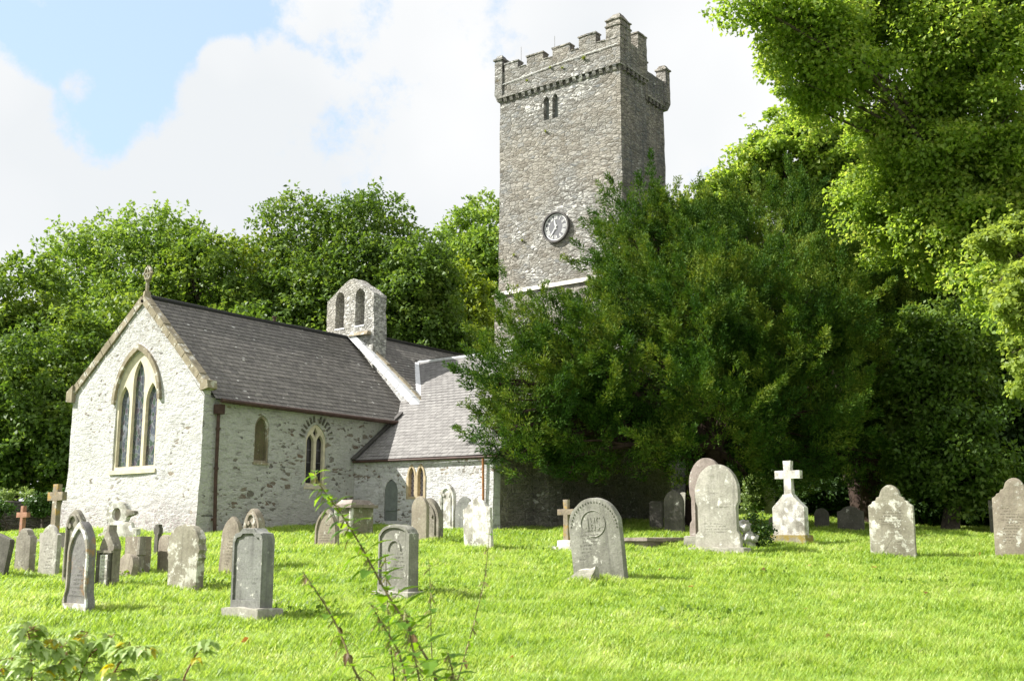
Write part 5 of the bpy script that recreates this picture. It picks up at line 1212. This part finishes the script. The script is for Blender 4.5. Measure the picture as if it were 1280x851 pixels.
def nettle(label, pix, D, n_leaf, seed, leafL=.062, top=1.0, wither=.3, rad=.0042):
    random.seed(seed); pts = [at(u, v, D + dd) for u, v, dd in pix]
    b = pts[0].copy(); g0 = ground(b.x, b.y); pts = [Vector((b.x + .12, b.y, g0)), Vector((b.x + .05, b.y, g0 * .5 + b.z * .5))] + pts; root = empty('nettle', pts[0], label=label, cat='nettle', group=NG); O = pts[0].copy()
    # smooth resample
    def cat(t):
        n_ = len(pts) - 1; i = min(int(t * n_), n_ - 1); f = t * n_ - i; p0, p1, p2, p3 = pts[max(i - 1, 0)], pts[i], pts[i + 1], pts[min(i + 2, n_)]
        return .5 * ((2 * p1) + (p2 - p0) * f + (2 * p0 - 5 * p1 + 4 * p2 - p3) * f * f + (3 * p1 - p0 - 3 * p2 + p3) * f ** 3)
    K = 60; C = [cat(i / K) - O for i in range(K + 1)]; mb = MB(); mb.tube(C, [rad * (1.25 - .95 * i / K) for i in range(K + 1)], 6); mb.build('stem', stemM, root, True)
    lb, wb_, sb, pet = MB(), MB(), MB(), MB(); t0 = .3
    for i in range(n_leaf):
        t = t0 + (1 - t0) * (i / n_leaf) ** .85; idx = min(int(t * K), K - 1); c = C[idx]; d = (C[idx + 1] - C[idx]).normalized(); a = i * 1.57 + random.uniform(-.3, .3)
        o = d.orthogonal().normalized(); o2 = d.cross(o)
        size = leafL * (1.15 - .75 * ((t - t0) / (1 - t0))) * random.uniform(.8, 1.2); dead = random.random() < wither * (1 - t) * 2.2
        for q in (0, math.pi):
            if random.random() < .12: continue
            side = (o * math.cos(a + q) + o2 * math.sin(a + q)); pe = c + side * size * .35 + d * .004; pet.tube([c, pe], rad * .28, 4, False)
            leaf_blade(wb_ if dead else lb, pe, side + Vector((0, 0, -.9 if dead else .12)), (0, 0, 1), size * (.7 if dead else 1), size * (.35 if dead else .75), 8, random.uniform(.15, .5))
            if random.random() < .4:
                for z in range(2):
                    e = side * random.uniform(.3, .6) + Vector((random.gauss(0, .3), random.gauss(0, .3), -.35)); m_ = c
                    for y in range(6):
                        m2 = m_ + e * .0042 + Vector((0, 0, -.0006 * y)); sb.tube([m_, m2], .0013 + random.random() * .0012, 4, False); m_ = m2
    if lb.f: lb.build('leaf_pairs', nettleL, root)
    if wb_.f: wb_.build('withered_leaves', nettleD, root)
    if sb.f: sb.build('seed_strings', seedM, root)
    if pet.f: pet.build('leaf_stalks', stemM, root)
    return root
nettle('tall nettle stem crossing the chest tomb, tallest in the foreground', [(552, 880, 0), (520, 800, 0), (484, 742, .02), (450, 680, .05), (425, 640, .05), (404, 612, .05), (392, 590, .05)], 3.3, 36, 3, .074, wither=.13)
nettle('leaning half withered nettle left of the tall one', [(462, 900, 0), (440, 830, 0), (420, 780, .03), (395, 738, .05), (378, 714, .05)], 3.2, 24, 5, .06, wither=.5)
nettle('faint thin nettle stem standing at the right of the clump', [(556, 910, 0), (575, 840, 0), (592, 780, .05), (606, 720, .05), (612, 660, .05)], 3.9, 18, 8, .045, wither=.6, rad=.003)
nettle('pale flowering nettle in front of the middle headstone', [(500, 900, 0), (492, 840, 0), (486, 780, .03), (483, 725, .03), (482, 690, .03)], 3.6, 22, 13, .065, wither=.1, rad=.003)
nettle('short leafy nettle at the bottom of the clump', [(540, 950, 0), (528, 870, 0), (514, 800, .03), (506, 762, .03)], 3.0, 26, 17, .08, wither=.15)
nettle('slim nettle with drooping leaves right of the short leafy one', [(560, 960, 0), (548, 880, 0), (540, 820, .03), (538, 740, .03), (536, 700, .03)], 3.7, 20, 21, .06, wither=.3, rad=.003)
nettle('withered nettle stem low in the middle of the clump', [(520, 960, 0), (512, 880, 0), (500, 820, .03), (478, 780, .03), (462, 752, .03)], 3.1, 26, 31, .05, wither=.5)
nettle('low nettle with broad leaves at the bottom edge right of the clump', [(590, 960, 0), (580, 900, 0), (568, 850, .03), (560, 815, .03)], 3.0, 20, 37, .07, wither=.15)
def bramble(label, canes, D, seed, leafL=.07, dens=5, yellow=.2):
    random.seed(seed); p0 = at(*canes[0][0], D); z0 = ground(p0.x, p0.y); root = empty('bramble', (p0.x, p0.y, z0), label=label, cat='bramble', group=NG); O = Vector((p0.x, p0.y, z0)); cb, lb, yb = MB(), MB(), MB()
    for ci, cane in enumerate(canes):
        Dd = D + random.uniform(-.25, .25); pts = [at(u, v, Dd) - O for u, v in cane]; pts = [Vector((pts[0].x, pts[0].y, 0))] + pts
        C = []
        for a, b in zip(pts[:-1], pts[1:]): C += [a.lerp(b, i / 5) for i in range(5)]
        C.append(pts[-1]); C = [C[0]] + [(C[i - 1] + C[i] * 2 + C[i + 1]) / 4 for i in range(1, len(C) - 1)] + [C[-1]]
        cb.tube(C, [.0045 - .003 * i / len(C) for i in range(len(C))], 6)
        for i in range(5, len(C)):
            for r_ in range(dens if i < len(C) - 1 else 2):
                c = C[i] if random.random() < .7 else C[i - 1].lerp(C[i], random.random()); side = Vector((random.gauss(0, 1), random.gauss(0, 1), random.uniform(-.1, .5))).normalized(); e = c + side * leafL * random.uniform(.4, .9); cb.tube([c, e], .0012, 4, False)
                tgt = yb if random.random() < yellow else lb; s = leafL * random.uniform(.65, 1.15)
                for q in (-.85, 0, .85):
                    dd = Vector((side.x * math.cos(q) - side.y * math.sin(q), side.x * math.sin(q) + side.y * math.cos(q), random.uniform(-.55, .1))); leaf_blade(tgt, e, dd, (0, 0, 1), s * (1 if q == 0 else .8), s * .6, 8, random.uniform(.2, .6), .18)
    cb.build('canes', brS, root, True); lb.build('leaves', brL, root)
    if yb.f: yb.build('yellow_leaves', brY, root)
bramble('tangled bramble with yellowing leaves in the bottom left corner', [[(30, 930), (40, 860), (38, 800), (32, 782)], [(90, 930), (95, 860), (110, 820), (140, 795)], [(-20, 930), (0, 850), (20, 815)], [(60, 930), (62, 850), (80, 820), (62, 800)], [(10, 940), (15, 880), (45, 850)], [(130, 940), (130, 860), (160, 812), (185, 808)], [(160, 940), (170, 880), (200, 845)], [(40, 940), (70, 830), (110, 790)], [(95, 940), (85, 880), (60, 850)], [(-30, 900), (-10, 860), (0, 825)]], 3.4, 4, .046, 4, .06)
bramble('single bramble sprig standing apart at the bottom left', [[(215, 930), (228, 850), (246, 815), (262, 803)]], 3.5, 9, .05, 1, .2)
bramble('low bramble tips at the bottom edge left of the nettles', [[(180, 930), (190, 880), (205, 852)], [(320, 940), (325, 880), (335, 858)], [(290, 950), (300, 890), (312, 862)]], 3.3, 12, .05, 1, .1)
tf = leaf_mat('wall_weeds', ((.10, .15, .03), (.2, .26, .05), (.26, .24, .06)), .3)
for lab, p_, n_, L in (('bright green weed tuft high on the tower parapet', (-1.36, TY0 - .14, 22.42), 60, .28), ('weed tuft below the belfry window', (-3.7, TY0 - .02, 19.35), 30, .22), ('weed tuft growing left of the clock', (-5.1, TY0 - .02, 14.15), 30, .2), ('weed tuft low left of the clock', (-5.6, TY0 - .02, 13.5), 30, .2), ('weed tuft on the tower ledge', (-5.3, TY0 - .12, 11.9), 50, .2), ('weed tuft in the left part of the parapet', (-4.7, TY0 - .14, 22.2), 25, .2), ('weed tuft in the middle of the parapet', (-3.3, TY0 - .14, 22.5), 25, .2), ('weed tuft below the string of the parapet', (-2.6, TY0 - .14, 22.3), 25, .2)):
    o = link('wall_tuft', tuft_mesh([(0, 0, 0)], n_, L, .02), tf, None, loc=p_, label=lab, cat='plant', group='weeds rooted in the tower masonry')
